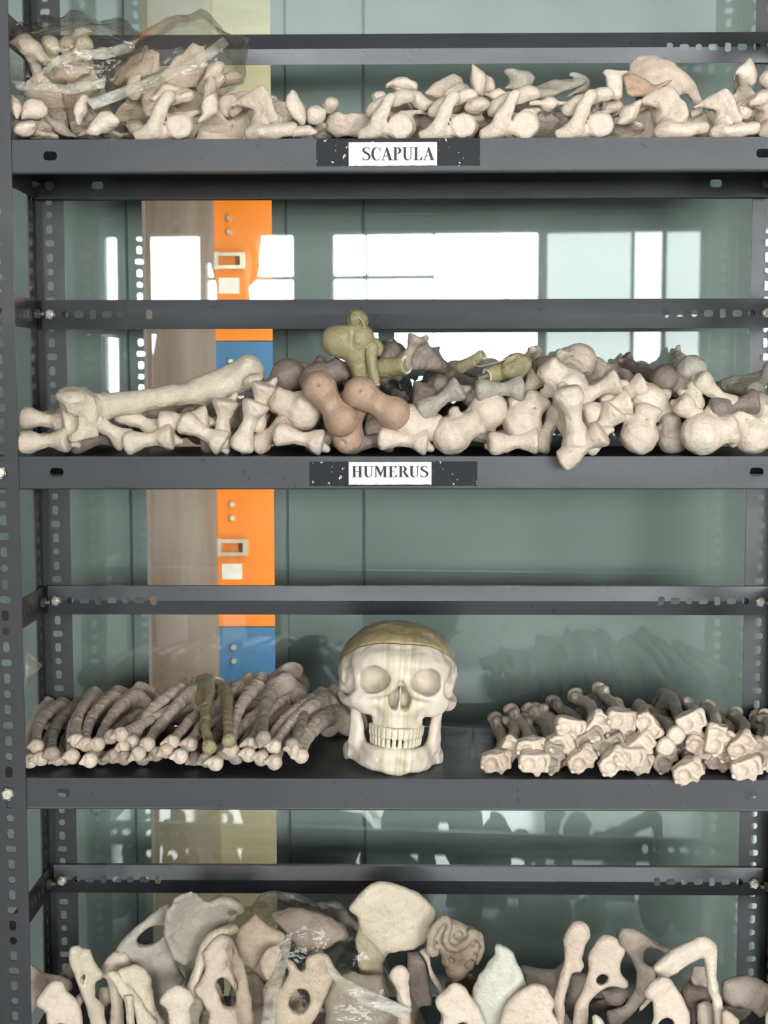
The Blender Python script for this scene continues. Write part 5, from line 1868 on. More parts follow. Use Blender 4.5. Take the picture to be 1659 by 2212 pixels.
SF(k3((1090, 960), (1240, 950), (1320, 1000), (1290, 1100), (1250, 1102), (1180, 1060)), 0.080, 'bone_pink', 0.004, bowl=0.01)
# between the tall paddle and the label
SF(k4((965, 840), (1000, 740), (1050, 686), (1085, 720), (1140, 830), (1175, 930), (1165, 990), (1120, 1010), (1060, 960)), 0.030, 'bone', 0.0065, swing=0.25)
SF(k4((1160, 860), (1210, 812), (1290, 822), (1350, 870), (1352, 940), (1290, 995), (1200, 985), (1165, 930)), 0.042, 'bone', 0.007, bowl=-0.006, label='scapula with round socket standing left of the SCAPULA label')
SF(k4((1045, 1010), (1110, 1005), (1200, 1000), (1280, 1030), (1285, 1080), (1200, 1105), (1040, 1100)), 0.022, 'bone', 0.0085)
SF(k4((1300, 830), (1350, 765), (1400, 748), (1445, 780), (1440, 820), (1370, 845), (1350, 880)), 0.075, 'bone_pink', 0.007)
SF(k4((1320, 1000), (1370, 905), (1500, 890), (1660, 895), (1790, 930), (1900, 1010), (1700, 1108), (1420, 1108), (1350, 1060)), 0.075, 'bone_pink', 0.004, bowl=0.022, lean=-0.3)
SF(k4((0, 790), (80, 735), (150, 728), (230, 745), (300, 800), (380, 860), (300, 930), (180, 1000), (150, 900), (60, 850)), 0.090, 'bone_pink', 0.004, bowl=0.014)
SF(k4((240, 900), (245, 640), (300, 540), (350, 560), (375, 700), (370, 830), (385, 880), (350, 920), (200, 980), (180, 990)), 0.045, 'bone', 0.0065, swing=0.2)
# upper layer, middle
SF(k1((160, 365), (190, 300), (310, 250), (370, 240), (445, 275), (460, 340), (430, 372), (350, 318), (250, 325), (200, 372)), 0.080, 'bone', 0.0075)
SF(k1((250, 322), (320, 318), (420, 368), (520, 408), (620, 430), (600, 480), (515, 522), (455, 500), (380, 440), (275, 372)), 0.058, 'bone', 0.0080, swing=0.2)
SF(k1((92, 405), (120, 374), (175, 375), (195, 400), (180, 432), (110, 440)), 0.060, 'bone', 0.007)
SF(k1((490, 385), (560, 312), (660, 250), (740, 215), (800, 248), (835, 300), (780, 345), (690, 410), (610, 435)), 0.125, 'bone_pink', 0.0036, bowl=0.012, swing=0.2)
SF(k1((665, 385), (710, 312), (800, 290), (870, 312), (890, 382), (800, 405), (700, 425)), 0.095, 'bone', 0.0045, bowl=-0.008)
SF(k1((860, 160), (885, 128), (935, 152), (1000, 210), (985, 280), (975, 385), (930, 412), (895, 390), (872, 260)), 0.050, 'bone', 0.0065, swing=0.5)
SF(k1((990, 220), (1045, 255), (1082, 342), (1040, 368), (970, 365), (975, 280)), 0.075, 'bone_pink', 0.004)
SF(k1((812, 480), (850, 432), (980, 400), (1042, 430), (1030, 490), (960, 515), (890, 526), (830, 512)), 0.022, 'bone', 0.0090)
SF(k1((1130, 205), (1150, 180), (1200, 164), (1260, 180), (1330, 178), (1405, 240), (1375, 290), (1372, 335), (1250, 355), (1108, 352), (1140, 322), (1220, 312), (1252, 270), (1235, 235), (1160, 232)), 0.085, 'bone_grey', 0.0065, swing=0.2)
SF(k1((970, 378), (1000, 350), (1160, 352), (1240, 380), (1150, 410), (1010, 406)), 0.052, 'bone', 0.0050, swing=-0.4)
SF(k1((1340, 330), (1420, 290), (1560, 256), (1700, 232), (1790, 250), (1700, 330), (1560, 380), (1440, 418), (1340, 415)), 0.088, 'bone_grey', 0.0040, bowl=0.010, lean=0.8, rims=[(k1((1350, 416), (1480, 400), (1620, 345), (1760, 275)), .0042)])
SF(k1((1310, 470), (1340, 430), (1480, 428), (1660, 424), (1700, 450), (1660, 472), (1500, 480), (1340, 486)), 0.046, 'bone', 0.0052, swing=0.3)
SF(k2((50, 242), (100, 206), (200, 232), (292, 290), (245, 320), (222, 372), (120, 385), (40, 420), (150, 322), (158, 280), (130, 250)), 0.105, 'bone_grey', 0.0062, swing=0.2)
# upper layer, right
SF(k2((325, 208), (350, 186), (520, 180), (570, 192), (505, 245), (500, 335), (510, 402), (470, 436), (420, 420), (370, 350), (350, 262)), 0.052, 'bone', 0.0058, bowl=0.006, swing=0.2)
SF(k2((560, 190), (580, 122), (650, 84), (740, 94), (850, 150), (960, 240), (1060, 330), (1112, 412), (1080, 442), (1000, 392), (940, 420), (800, 420), (640, 420), (540, 380), (520, 270)), 0.110, 'bone_pink', 0.0040, bowl=0.034, lean=0.15,
   rims=[(k2((575, 150), (650, 95), (740, 102), (850, 158), (960, 250), (1060, 345), (1098, 420)), [.004, .004, .0045, .006, .0072, .0072, .006])], label='largest hollow scapula blade arching over the right part of the top shelf')
SF(k2((500, 235), (560, 196), (630, 212), (690, 272), (800, 292), (892, 268), (800, 352), (720, 396), (560, 416), (505, 362)), 0.076, 'bone_tan', 0.0040, bowl=-0.014, lean=0.25)
SF(k2((442, 605), (480, 540), (560, 470), (600, 420), (656, 428), (642, 520), (570, 600), (520, 632), (465, 632)), 0.022, 'bone', 0.0080)
SF(k2((325, 425), (460, 420), (520, 470), (480, 520), (400, 580), (330, 560)), 0.070, 'bone_pink', 0.006)
SF(k2((1365, 330), (1380, 220), (1440, 130), (1500, 76), (1530, 82), (1572, 200), (1575, 290), (1535, 336), (1465, 252), (1405, 215)), 0.055, 'bone', 0.0055, swing=0.4, bowl=0.008)
SF(k2((1362, 335), (1400, 225), (1465, 262), (1530, 340), (1500, 400), (1440, 425)), 0.085, 'bone_dusty_shaded', 0.004)
SF(k2((1465, 445), (1540, 382), (1640, 345), (1760, 360), (1740, 440), (1600, 470), (1505, 492)), 0.034, 'bone', 0.0095)
SF(k2((1585, 255), (1640, 200), (1760, 190), (1760, 330), (1600, 312)), 0.055, 'bone', 0.008)
SF(k2((1425, 430), (1500, 470), (1518, 530), (1490, 578), (1440, 580), (1400, 500)), 0.052, 'bone', 0.007)
# inside the two plastic bags
SF(k3((70, 272), (170, 205), (262, 175), (322, 222), (420, 340), (482, 412), (390, 468), (250, 384), (130, 312)), 0.062, 'bone', 0.0095, 'cream scapula paddle in the left plastic bag next to the front post', swing=0.3)
SF(k3((350, 205), (430, 184), (510, 222), (534, 310), (505, 392), (440, 345), (370, 255)), 0.090, 'bone_ivory', 0.0060, 'ivory rounded scapula end in the left plastic bag', bowl=-0.006)
SF(k3((575, 205), (700, 142), (800, 122), (832, 150), (800, 190), (700, 222), (600, 242)), 0.090, 'bone_ivory', 0.0080, 'ivory scapula tip highest in the left plastic bag')
SF(k3((665, 315), (680, 240), (760, 194), (825, 230), (838, 300), (700, 322)), 0.075, 'bone_ivory', 0.0060, 'round ivory scapula socket below the highest tip in the left bag', bowl=-0.005)
SF(k3((520, 265), (600, 205), (690, 235), (665, 315), (560, 312)), 0.095, 'bone_pink', 0.006, 'pinkish scapula piece behind the round socket in the left bag')
SF(k3((420, 605), (560, 470), (640, 470), (820, 400), (822, 545), (700, 592), (560, 608)), 0.085, 'bone_pink', 0.005, 'tan scapula blade at the bottom of the left plastic bag', bowl=0.01)
kb = mapper(0, 0, .5)
SF(kb((462, 352), (550, 252), (640, 205), (700, 225), (690, 310), (600, 335), (510, 372)), 0.095, 'bone_pink', 0.0042, 'broad scapula blade at the left of the right plastic bag', bowl=-0.012)
SF(kb((535, 400), (560, 330), (615, 318), (612, 430), (575, 448)), 0.070, 'bone', 0.007, 'short cream scapula edge low in the right plastic bag')
SF(kb((598, 500), (612, 400), (660, 340), (705, 355), (668, 480), (640, 516)), 0.062, 'bone_pink', 0.0075, 'upright scapula strut low in the right plastic bag')
SF(kb((690, 330), (740, 250), (830, 185), (890, 200), (900, 280), (850, 380), (760, 400)), 0.110, 'bone_pink', 0.0042, 'scapula blade in the upper middle of the right plastic bag', bowl=-0.014)
SF(kb((870, 350), (910, 290), (945, 262), (970, 275), (958, 300), (900, 345)), 0.070, 'bone', 0.0065, 'cream scapula tip poking up at the right of the right plastic bag')
SF(kb((735, 445), (800, 408), (880, 402), (930, 420), (880, 530), (845, 560)), 0.075, 'bone_pink', 0.0042, 'scapula blade below the opening of the right plastic bag', bowl=0.01)
SF(kb((650, 430), (700, 375), (740, 358), (785, 370), (780, 405), (720, 410), (670, 445)), 0.030, 'bone', 0.0070)

# ------------------------------------------------------------------ fourth shelf: hip bones
WING, RING, BODY, TUB = (0.0, 0.0, 0.075), (0.035, 0.0, -0.062), (0.012, 0.0, -0.01), (0.02, 0.0, -0.10)
def c1(*p): return [(40 + x * .3134, 1880 + y * .3134) for x, y in p]
def c2(*p): return [(480 + x * .3134, 1880 + y * .3134) for x, y in p]
def c3(*p): return [(860 + x * .2411, 1880 + y * .2411) for x, y in p]

# grey bone with its open ring to the left
flat_bone('grey_ring', c1((1030, 232), (900, 320), (780, 430), (712, 530), (722, 600), (800, 660), (890, 720), (930, 830), (900, 1000), (890, 1250), (1150, 1250), (1110, 1000), (1120, 760), (1065, 660), (1045, 560), (1035, 400)), 0.125, 'bone_grey',
          'grey hip bone with large oval opening at the left of the bottom shelf', 0.0050, [(330, 2014, 34, 19, 28)],
          [(c1((1025, 245), (900, 330), (790, 430), (722, 530), (730, 600)), [.004, .005, .0065, .0075, .008]), (c1((1030, 380), (1040, 540), (1075, 690), (1110, 760)), .006)], 0.02, -0.15, 0.25)
# grey blade in front of it, seen on its rounded face
flat_bone('grey_wing', c1((1050, 240), (1080, 160), (1150, 112), (1210, 118), (1260, 170), (1300, 225), (1340, 250), (1400, 218), (1480, 232), (1530, 280), (1490, 380), (1400, 420), (1330, 470), (1260, 560), (1220, 650), (1150, 630), (1090, 580), (1050, 480), (1030, 350)), 0.085, 'bone_grey',
          'grey hip bone blade with pale curved rim leaning on the ringed one', 0.0045, [(500, 1976, 11, 6, 40)],
          [(c1((1052, 240), (1034, 350), (1052, 480), (1090, 575), (1150, 628)), .0040), (c1((1340, 250), (1400, 222), (1475, 240), (1525, 285)), .006)], -0.022, -0.2, 0.35)
flat_bone('ivory_tongue', c1((708, 670), (740, 640), (800, 640), (880, 680), (925, 760), (935, 880), (1060, 1070), (960, 1070), (850, 920), (760, 790)), 0.075, 'bone_ivory',
          'ivory tongue-shaped hip bone blade below the grey ringed bone', 0.0040, (), [(c1((712, 680), (770, 800), (870, 930), (980, 1065)), .0042)], 0.012, 0.1, 0.5)
flat_bone('ivory_edge', c1((636, 712), (680, 690), (760, 780), (860, 900), (1000, 1070), (900, 1070), (780, 950), (690, 830)), 0.060, 'bone_ivory',
          'narrow ivory hip bone edge lowest in front of the tongue-shaped blade', 0.0040, (), [(c1((640, 715), (730, 830), (830, 960), (930, 1066)), .0046)], 0.0, 0.1, 0.3)
flat_bone('ivory_strip', c1((1490, 405), (1400, 412), (1310, 460), (1265, 540), (1240, 640), (1215, 740), (1150, 840), (1190, 860), (1225, 800), (1260, 700), (1290, 600), (1350, 520), (1480, 450)), 0.055, 'bone_ivory',
          'curved ivory hip bone rim sweeping down in front of the grey blade', 0.0060, (), [(c1((1480, 425), (1350, 460), (1275, 560), (1245, 680), (1190, 830)), .0068)], 0.0, 0.1, 0.2)
flat_bone('slim_grey', c1((400, 510), (430, 495), (480, 545), (500, 620), (580, 715), (540, 780), (530, 880), (590, 960), (585, 1040), (560, 1100), (470, 1100), (480, 940), (445, 800), (405, 660), (378, 570)), 0.070, 'bone_ivory',
          'slim ivory hip bone standing upright near the left post', 0.0040, [(183, 2108, 4, 13, -15)], [(c1((395, 530), (395, 610), (440, 760), (480, 900), (560, 1080)), .0066), (c1((480, 560), (510, 650), (560, 740)), .005)], 0.0, -0.1, 0.4)
# tall ivory blade
flat_bone('ivory_blade', c2((902, 230), (950, 160), (1030, 100), (1110, 78), (1220, 100), (1330, 160), (1420, 240), (1465, 330), (1450, 430), (1400, 520), (1320, 556), (1220, 552), (1150, 565), (1118, 620), (1110, 720), (1150, 860), (1150, 1200), (950, 1200), (960, 800), (930, 600), (915, 470), (932, 380), (925, 310)), 0.105, 'bone_ivory',
          'broad ivory hip bone blade standing tallest in the middle of bottom shelf', 0.0058, (), [(c2((908, 235), (1030, 110), (1120, 88), (1330, 170), (1450, 320)), .0062)], 0.014, -0.12, 0.12)
# white rounded blade
flat_bone('white_blade', c3((880, 700), (800, 790), (720, 900), (660, 1030), (600, 1180), (560, 1400), (600, 1600), (980, 1600), (1060, 1400), (1110, 1200), (1120, 1100), (1080, 960), (1040, 850), (980, 730), (930, 690)), 0.060, 'bone_white',
          'smooth white rounded hip bone blade in the middle of bottom shelf', 0.0060, (), [(c3((900, 690), (980, 735), (1040, 850), (1090, 980), (1125, 1110)), .0065)], 0.030, -0.1, 0.0)


# brown fragment with a winding ridge and pits
def frag_extra(F, L3):
    F.add(F.tube([L3(q, -0.010) for q in c3((400, 400), (330, 460), (290, 560), (285, 680), (330, 690))], [.0058, .0056, .0052, .0050, .0050]), 0.004)
    F.add(F.tube([L3(q, -0.012) for q in c3((430, 400), (460, 450), (425, 530), (430, 610), (490, 655), (560, 640), (640, 580), (690, 545))], [.0050, .0042, .0042, .0046, .0046, .0044, .0050, .0060]), 0.003)
    F.add(F.tube([L3(q, -0.010) for q in c3((650, 530), (720, 570), (750, 650), (735, 750), (700, 820))], [.0060, .0052, .0040, .0034, .0030]), 0.003)
    for q, r in ((c3((490, 680))[0], .0045), (c3((480, 775))[0], .0046), (c3((640, 830))[0], .0062), (c3((670, 640))[0], .0042), (c3((330, 610))[0], .0030), (c3((690, 730))[0], .0032), (c3((540, 560))[0], .0058)):
        F.sub(F.ell(L3(q, -0.006), (r, 0.006, r)), 0.002)
M['bone_fossil'] = bone_mat('weathered_brown_bone', (0.40, 0.325, 0.235), 0.55, 0.2, (0.16, 0.10, 0.06), 0.06)
fr = flat_bone('fragment', c3((300, 520), (340, 430), (430, 390), (560, 450), (680, 510), (740, 580), (750, 680), (700, 830), (690, 900), (640, 930), (600, 980), (540, 1000), (480, 1030), (450, 960), (420, 900), (380, 800), (360, 690), (290, 690)), 0.085, 'bone_fossil',
               'weathered brown bone fragment with winding ridge beside the tall ivory blade', 0.0070, (), (), 0.010, -0.1, 0.2, 0.0019, frag_extra)
fr.name = 'bone_fragment'


c4 = mapper(1180, 1960, .2887)
def HF(pts, y, mat='bone', thick=0.005, label=None, **kw):
    return flat_bone('hip', pts, y, mat, label, thick, **kw)
# left group
HF(c1((1300, 560), (1390, 485), (1432, 490), (1480, 570), (1532, 660), (1532, 700), (1570, 850), (1600, 1000), (1605, 1110), (1310, 1110), (1315, 960), (1250, 860), (1235, 810), (1300, 720), (1312, 640)), 0.045, 'bone_pink', 0.0052,
   holes=[(489, 2143, 17, 37, 20)], rims=[(c1((1430, 500), (1480, 590), (1525, 690), (1560, 850), (1590, 1050)), .0058), (c1((1310, 570), (1392, 498), (1430, 500)), .0075), (c1((1312, 600), (1310, 700), (1250, 805)), .005)], swing=0.25, lean=0.1)
HF(c1((145, 890), (200, 820), (240, 790), (272, 790), (300, 840), (380, 920), (402, 1000), (412, 1110), (180, 1110), (190, 985), (150, 925)), 0.030, 'bone', 0.0055, holes=[(134, 2222, 16, 14, 0)], rims=[(c1((265, 800), (310, 860), (385, 940), (405, 1080)), .0055), (c1((160, 890), (240, 805), (268, 802)), .0070)], swing=0.2)
HF(c1((990, 890), (1080, 815), (1122, 820), (1180, 890), (1192, 1000), (1195, 1110), (1045, 1110), (1030, 980)), 0.026, 'bone', 0.0070, rims=[(c1((1005, 890), (1085, 828), (1120, 835), (1172, 900)), .0065)], swing=0.2)
HF(c1((70, 620), (110, 650), (160, 690), (280, 720), (362, 770), (372, 850), (250, 862), (160, 900), (90, 1000), (60, 1000)), 0.120, 'bone_pink', 0.006, swing=0.2, bowl=0.01)
HF(c1((285, 715), (335, 640), (400, 645), (420, 700), (345, 780), (345, 1110), (270, 1110), (300, 850)), 0.150, 'bone_dusty_shaded', 0.007)
HF(c1((588, 690), (648, 590), (712, 588), (748, 640), (690, 710), (730, 900), (740, 1110), (600, 1110), (640, 920), (610, 800)), 0.100, 'bone_pink', 0.0070, rims=[(c1((600, 690), (655, 604), (710, 602), (738, 640)), .0075)])
HF(c1((708, 850), (795, 850), (805, 940), (835, 1060), (840, 1110), (740, 1110), (735, 960)), 0.050, 'bone_pink', 0.006)
HF(c1((370, 880), (430, 830), (470, 880), (400, 1000), (405, 1110), (330, 1110)), 0.090, 'bone_ivory', 0.006)
HF(c1((560, 800), (640, 800), (650, 900), (560, 960), (530, 900)), 0.110, 'bone_dusty_shaded', 0.006)
HF(c1((1170, 860), (1270, 880), (1275, 960), (1210, 1050), (1160, 1110), (1160, 960)), 0.090, 'bone_ivory', 0.005)
# in the big plastic bag
HF(c2((250, 640), (290, 552), (350, 510), (412, 530), (404, 620), (356, 720), (312, 772), (262, 705)), 0.060, 'bone', 0.0050, 'round cream hip bone blade in the big plastic bag', bowl=-0.010)
HF(c2((400, 560), (460, 600), (550, 690), (600, 612), (690, 600), (752, 690), (742, 760), (692, 880), (605, 1030), (570, 1110), (350, 1110), (342, 860), (420, 770), (455, 690)), 0.050, 'bone', 0.0056, 'cream hip bone with three-cornered opening in the big plastic bag',
   holes=[(647, 2160, 22, 30, -12)], rims=[(c2((605, 625), (690, 615), (738, 690), (728, 760), (680, 880), (590, 1040)), .0066)], swing=0.15)
HF(c2((320, 300), (550, 262), (760, 322), (890, 422), (880, 472), (800, 482), (740, 522), (620, 532), (560, 562), (450, 445), (350, 365)), 0.125, 'bone_dusty_shaded', 0.006, 'brownish hip bone blade lying highest in the big plastic bag', bowl=0.016, lean=0.3)
HF(c2((80, 470), (130, 372), (230, 292), (330, 372), (440, 442), (422, 522), (300, 542), (222, 692), (130, 642)), 0.100, 'bone_pink', 0.005, 'pinkish hip bone blade at the left of the big plastic bag', bowl=0.012)
HF(c2((100, 700), (230, 700), (300, 780), (300, 1110), (120, 1110)), 0.120, 'bone_dusty_shaded', 0.006, 'dark hip bone deep behind in the big plastic bag')
HF(c2((740, 760), (900, 700), (1100, 720), (1150, 860), (1300, 980), (1350, 1110), (700, 1110), (700, 900)), 0.070, 'bone_grey', 0.006, 'hip bone lying under the crumpled end of the big plastic bag', bowl=0.02)
# middle group
HF(c2((1165, 720), (1190, 680), (1240, 674), (1272, 720), (1302, 830), (1308, 980), (1300, 1110), (1200, 1110), (1200, 850), (1170, 790)), 0.030, 'bone', 0.0070, rims=[(c2((1178, 725), (1200, 694), (1240, 690), (1262, 730)), .0062)])
HF(c2((1350, 560), (1402, 530), (1432, 590), (1452, 680), (1502, 770), (1548, 850), (1560, 1110), (1480, 1110), (1510, 880), (1440, 770), (1400, 640)), 0.085, 'bone_pink', 0.0060)
HF(c2((1275, 565), (1352, 565), (1400, 640), (1440, 780), (1450, 930), (1370, 940), (1300, 1110), (1240, 1110), (1270, 720)), 0.130, 'bone_dusty_shaded', 0.006)
HF(c3((362, 1170), (400, 1120), (500, 1048), (560, 1080), (640, 1180), (702, 1262), (755, 1400), (400, 1400), (428, 1300), (380, 1222)), 0.026, 'bone', 0.0056, holes=[(997, 2222, 17, 17, 0)],
   rims=[(c3((380, 1175), (500, 1062), (555, 1092)), .0075), (c3((560, 1092), (640, 1195), (700, 1280), (740, 1390)), .0056), (c3((385, 1215), (430, 1300), (415, 1400)), .0050)], swing=0.15)
HF(c3((940, 1400), (1010, 1200), (1100, 1112), (1222, 1042), (1292, 1060), (1372, 1180), (1342, 1262), (1432, 1400)), 0.026, 'bone', 0.0056, holes=[(1142, 2224, 30, 17, 0)],
   rims=[(c3((955, 1390), (1018, 1210), (1105, 1125), (1222, 1058), (1285, 1075)), .0066), (c3((1290, 1080), (1358, 1180), (1335, 1260), (1420, 1400)), .0056)], swing=-0.1)
HF(c3((1090, 840), (1200, 860), (1400, 860), (1480, 800), (1520, 760), (1560, 900), (1500, 1110), (1420, 1400), (1150, 1400), (1130, 1050)), 0.170, 'bone_dusty_shaded', 0.006, bowl=0.02)
# right group
HF(c4((160, 230), (200, 140), (250, 124), (290, 150), (342, 215), (290, 290), (266, 390), (292, 440), (262, 492), (192, 490), (190, 430), (152, 580), (132, 700), (142, 790), (140, 1000), (60, 1000), (48, 760), (50, 690), (100, 580), (150, 420), (156, 320)), 0.075, 'bone_pink', 0.0062,
   rims=[(c4((175, 230), (205, 156), (250, 140), (285, 165)), .0075), (c4((165, 260), (165, 420), (120, 580), (85, 700), (95, 790)), .0060)])
HF(c4((348, 360), (400, 260), (450, 228), (500, 250), (575, 320), (542, 400), (540, 500), (605, 580), (500, 592), (400, 622), (322, 720), (302, 880), (300, 1000), (205, 1000), (208, 840), (230, 750), (290, 620), (340, 480)), 0.070, 'bone_pink', 0.0055, holes=[(1300, 2113, 15, 12, 20)],
   rims=[(c4((360, 360), (405, 275), (450, 244), (498, 262)), .0070), (c4((355, 390), (345, 490), (300, 630), (245, 760), (235, 860)), .0062), (c4((565, 322), (530, 400), (528, 500), (590, 575)), .0045)])
HF(c4((518, 200), (560, 158), (640, 154), (720, 180), (800, 240), (992, 330), (962, 362), (850, 332), (772, 290), (732, 330), (730, 400), (800, 432), (862, 400), (822, 482), (802, 600), (702, 742), (602, 842), (482, 860), (438, 780), (580, 732), (660, 600), (672, 480), (622, 360), (530, 282)), 0.130, 'bone_dusty_shaded', 0.0058, bowl=0.008, label='dusty brown hip bone with rounded top leaning behind the rough cream arch')
HF(c4((828, 450), (900, 380), (1000, 320), (1100, 280), (1162, 232), (1232, 270), (1262, 340), (1272, 420), (1262, 550), (1302, 700), (1362, 870), (1380, 1000), (1240, 1000), (1252, 740), (1210, 600), (1200, 450), (1172, 382), (1050, 442), (900, 545), (842, 622), (792, 702), (702, 782), (642, 852), (560, 880), (690, 745), (780, 650), (822, 560)), 0.060, 'bone', 0.0064, label='rough cream hip bone forming a tall arch near the right post',
   rims=[(c4((845, 455), (905, 398), (1005, 338), (1100, 298), (1165, 262), (1225, 290)), [.0075, .0085, .0085, .008, .0085, .0075]), (c4((1240, 330), (1240, 540), (1280, 720), (1320, 900)), .0058)])
HF(c4((758, 640), (850, 544), (900, 550), (962, 620), (1032, 730), (1065, 880), (1070, 1000), (690, 1000), (700, 880), (790, 800), (800, 700)), 0.026, 'bone', 0.0056, holes=[(1438, 2215, 17, 19, 0)],
   rims=[(c4((775, 640), (852, 562), (900, 568)), .0075), (c4((905, 570), (955, 630), (1020, 740), (1050, 900)), .0058)], swing=0.1)
HF(c4((1300, 620), (1350, 570), (1500, 530), (1600, 580), (1680, 640), (1690, 790), (1600, 830), (1540, 780), (1450, 722), (1382, 742), (1312, 692)), 0.090, 'bone_dusty_shaded', 0.0070, bowl=0.014, rims=[(c4((1360, 580), (1500, 545), (1600, 592), (1680, 655)), .0075)])
HF(c4((1000, 610), (1060, 568), (1200, 610), (1242, 690), (1132, 722), (1132, 830), (1130, 1000), (1060, 1000), (1080, 790), (1020, 690)), 0.110, 'bone_brown', 0.007)
HF(c4((1095, 420), (1190, 440), (1215, 600), (1100, 585), (1080, 540)), 0.100, 'bone_pink', 0.005)
HF(c4((1130, 720), (1180, 690), (1250, 720), (1255, 830), (1200, 900), (1140, 1000), (1120, 850)), 0.085, 'bone_pink', 0.006)
HF(c4((150, 500), (300, 480), (320, 560), (240, 700), (150, 740)), 0.130, 'bone_brown', 0.006)
HF(c4((395, 625), (600, 590), (640, 620), (560, 730), (460, 740)), 0.120, 'bone_brown', 0.006)
HF(c4((335, 800), (385, 790), (440, 850), (520, 870), (520, 1000), (330, 1000)), 0.030, 'bone', 0.007)
HF(c4((1340, 760), (1400, 790), (1450, 830), (1400, 880), (1420, 1000), (1300, 1000), (1310, 800)), 0.040, 'bone_pink', 0.006)
HF(c4((1640, 780), (1700, 720), (1720, 1000), (1610, 1000)), 0.024, 'bone', 0.006)
HF(c4((-30, 640), (10, 650), (45, 710), (15, 765), (70, 870), (60, 1000), (-60, 1000)), 0.040, 'bone', 0.006)
HF(c4((60, 820), (150, 780), (200, 850), (210, 1000), (40, 1000)), 0.110, 'bone_dusty_shaded', 0.008)

# ------------------------------------------------------------------ clear plastic bags
def film_mat(name, milk, col):
    m, nt, b = new_mat(name)
    nt.nodes.remove(b)
    out = nt.nodes['Material Output']
    tr = nt.nodes.new('ShaderNodeBsdfTransparent')
    tr.inputs[0].default_value = (*col, 1)
    gl = nt.nodes.new('ShaderNodeBsdfGlossy')
    gl.inputs['Roughness'].default_value = 0.10
    df = nt.nodes.new('ShaderNodeBsdfTranslucent' if milk < 0.2 else 'ShaderNodeBsdfDiffuse')
    df.inputs[0].default_value = (0.80, 0.77, 0.69, 1)
    n1 = noise(nt, 34, 2, 0.7)
    n2 = noise(nt, 16, 3, 0.7, stretch=(1, 1, 2.4))
    add = nt.nodes.new('ShaderNodeMath'); add.operation = 'ADD'
    nt.links.new(n1.outputs[0], add.inputs[0]); nt.links.new(n2.outputs[0], add.inputs[1])
    bp = nt.nodes.new('ShaderNodeBump')
    bp.inputs['Strength'].default_value = 0.6
    bp.inputs['Distance'].default_value = 0.004
    nt.links.new(add.outputs[0], bp.inputs['Height'])
    nt.links.new(bp.outputs[0], gl.inputs['Normal'])
    mk = ramp(nt, n2.outputs[0], [(0.42, (milk * 0.35,) * 3), (0.70, (milk * 1.7,) * 3)])
    m1 = nt.nodes.new('ShaderNodeMixShader')
    nt.links.new(mk.outputs[0], m1.inputs[0])
    nt.links.new(tr.outputs[0], m1.inputs[1]); nt.links.new(df.outputs[0], m1.inputs[2])
    fr = nt.nodes.new('ShaderNodeFresnel')
    fr.inputs['IOR'].default_value = 1.32
    nt.links.new(bp.outputs[0], fr.inputs['Normal'])
    m2 = nt.nodes.new('ShaderNodeMixShader')
    lim = nt.nodes.new('ShaderNodeMapRange')
    lim.inputs[1].default_value, lim.inputs[2].default_value = 0.0, 0.5
    lim.inputs[3].default_value, lim.inputs[4].default_value = 0.0, 0.36
    nt.links.new(fr.outputs[0], lim.inputs[0])
    nt.links.new(lim.outputs[0], m2.inputs[0])
    nt.links.new(m1.outputs[0], m2.inputs[1]); nt.links.new(gl.outputs[0], m2.inputs[2])
    nt.links.new(m2.outputs[0], out.inputs[0])
    return m


M['film'] = film_mat('clear_crumpled_film', 0.15, (0.98, 0.965, 0.935))
M['film_milky'] = film_mat('milky_seal_film', 0.34, (0.97, 0.955, 0.92))


def bag(label, front, back, yf, yb, zmin, seed, cuts=4, amp=0.0045):
    """skin stretched over the outline: front pixels at depth yf, back pixels at yb"""
    t = thing('plastic_bag', label, 'bag', at(front[0][0], front[0][1], yf))
    o0 = t.location.copy()
    bm = bmesh.new()
    rnd_ = random.Random(seed)
    for px, py in front:
        p = at(px, py, yf + rnd_.uniform(-0.008, 0.010)); p.z = max(p.z, zmin)
        bm.verts.new(p - o0)
    for px, py in back:
        p = at(px, py, yb + rnd_.uniform(-0.012, 0.012)); p.z = max(p.z, zmin)
        bm.verts.new(p - o0)
    r = bmesh.ops.convex_hull(bm, input=bm.verts)
    bmesh.ops.delete(bm, geom=[v for v in bm.verts if not v.link_faces], context='VERTS')
    bmesh.ops.subdivide_edges(bm, edges=bm.edges, cuts=cuts, use_grid_fill=True, smooth=0.35)
    bmesh.ops.triangulate(bm, faces=bm.faces)
    bm.normal_update()
    ph = [rnd_.uniform(0, 6.28) for _ in range(6)]
    for v in bm.verts:
        c = v.co
        k = (abs(math.sin(70 * c.x + 45 * c.z + ph[0] + 1.5 * math.sin(40 * c.z + ph[1]))) - 0.6) + 0.7 * (abs(math.sin(-55 * c.x + 85 * c.z + 30 * c.y + ph[2])) - 0.6) + 0.4 * math.sin(160 * c.x + 120 * c.z + ph[3])
        v.co = c + v.normal * (amp * k)
        v.co.z = max(v.co.z, zmin - o0.z)
    me = bpy.data.meshes.new('plastic_film')
    bm.to_mesh(me); bm.free()
    me.materials.append(M['film'])
    me.shade_smooth()
    link(bpy.data.objects.new('film', me), t)
    return t, o0


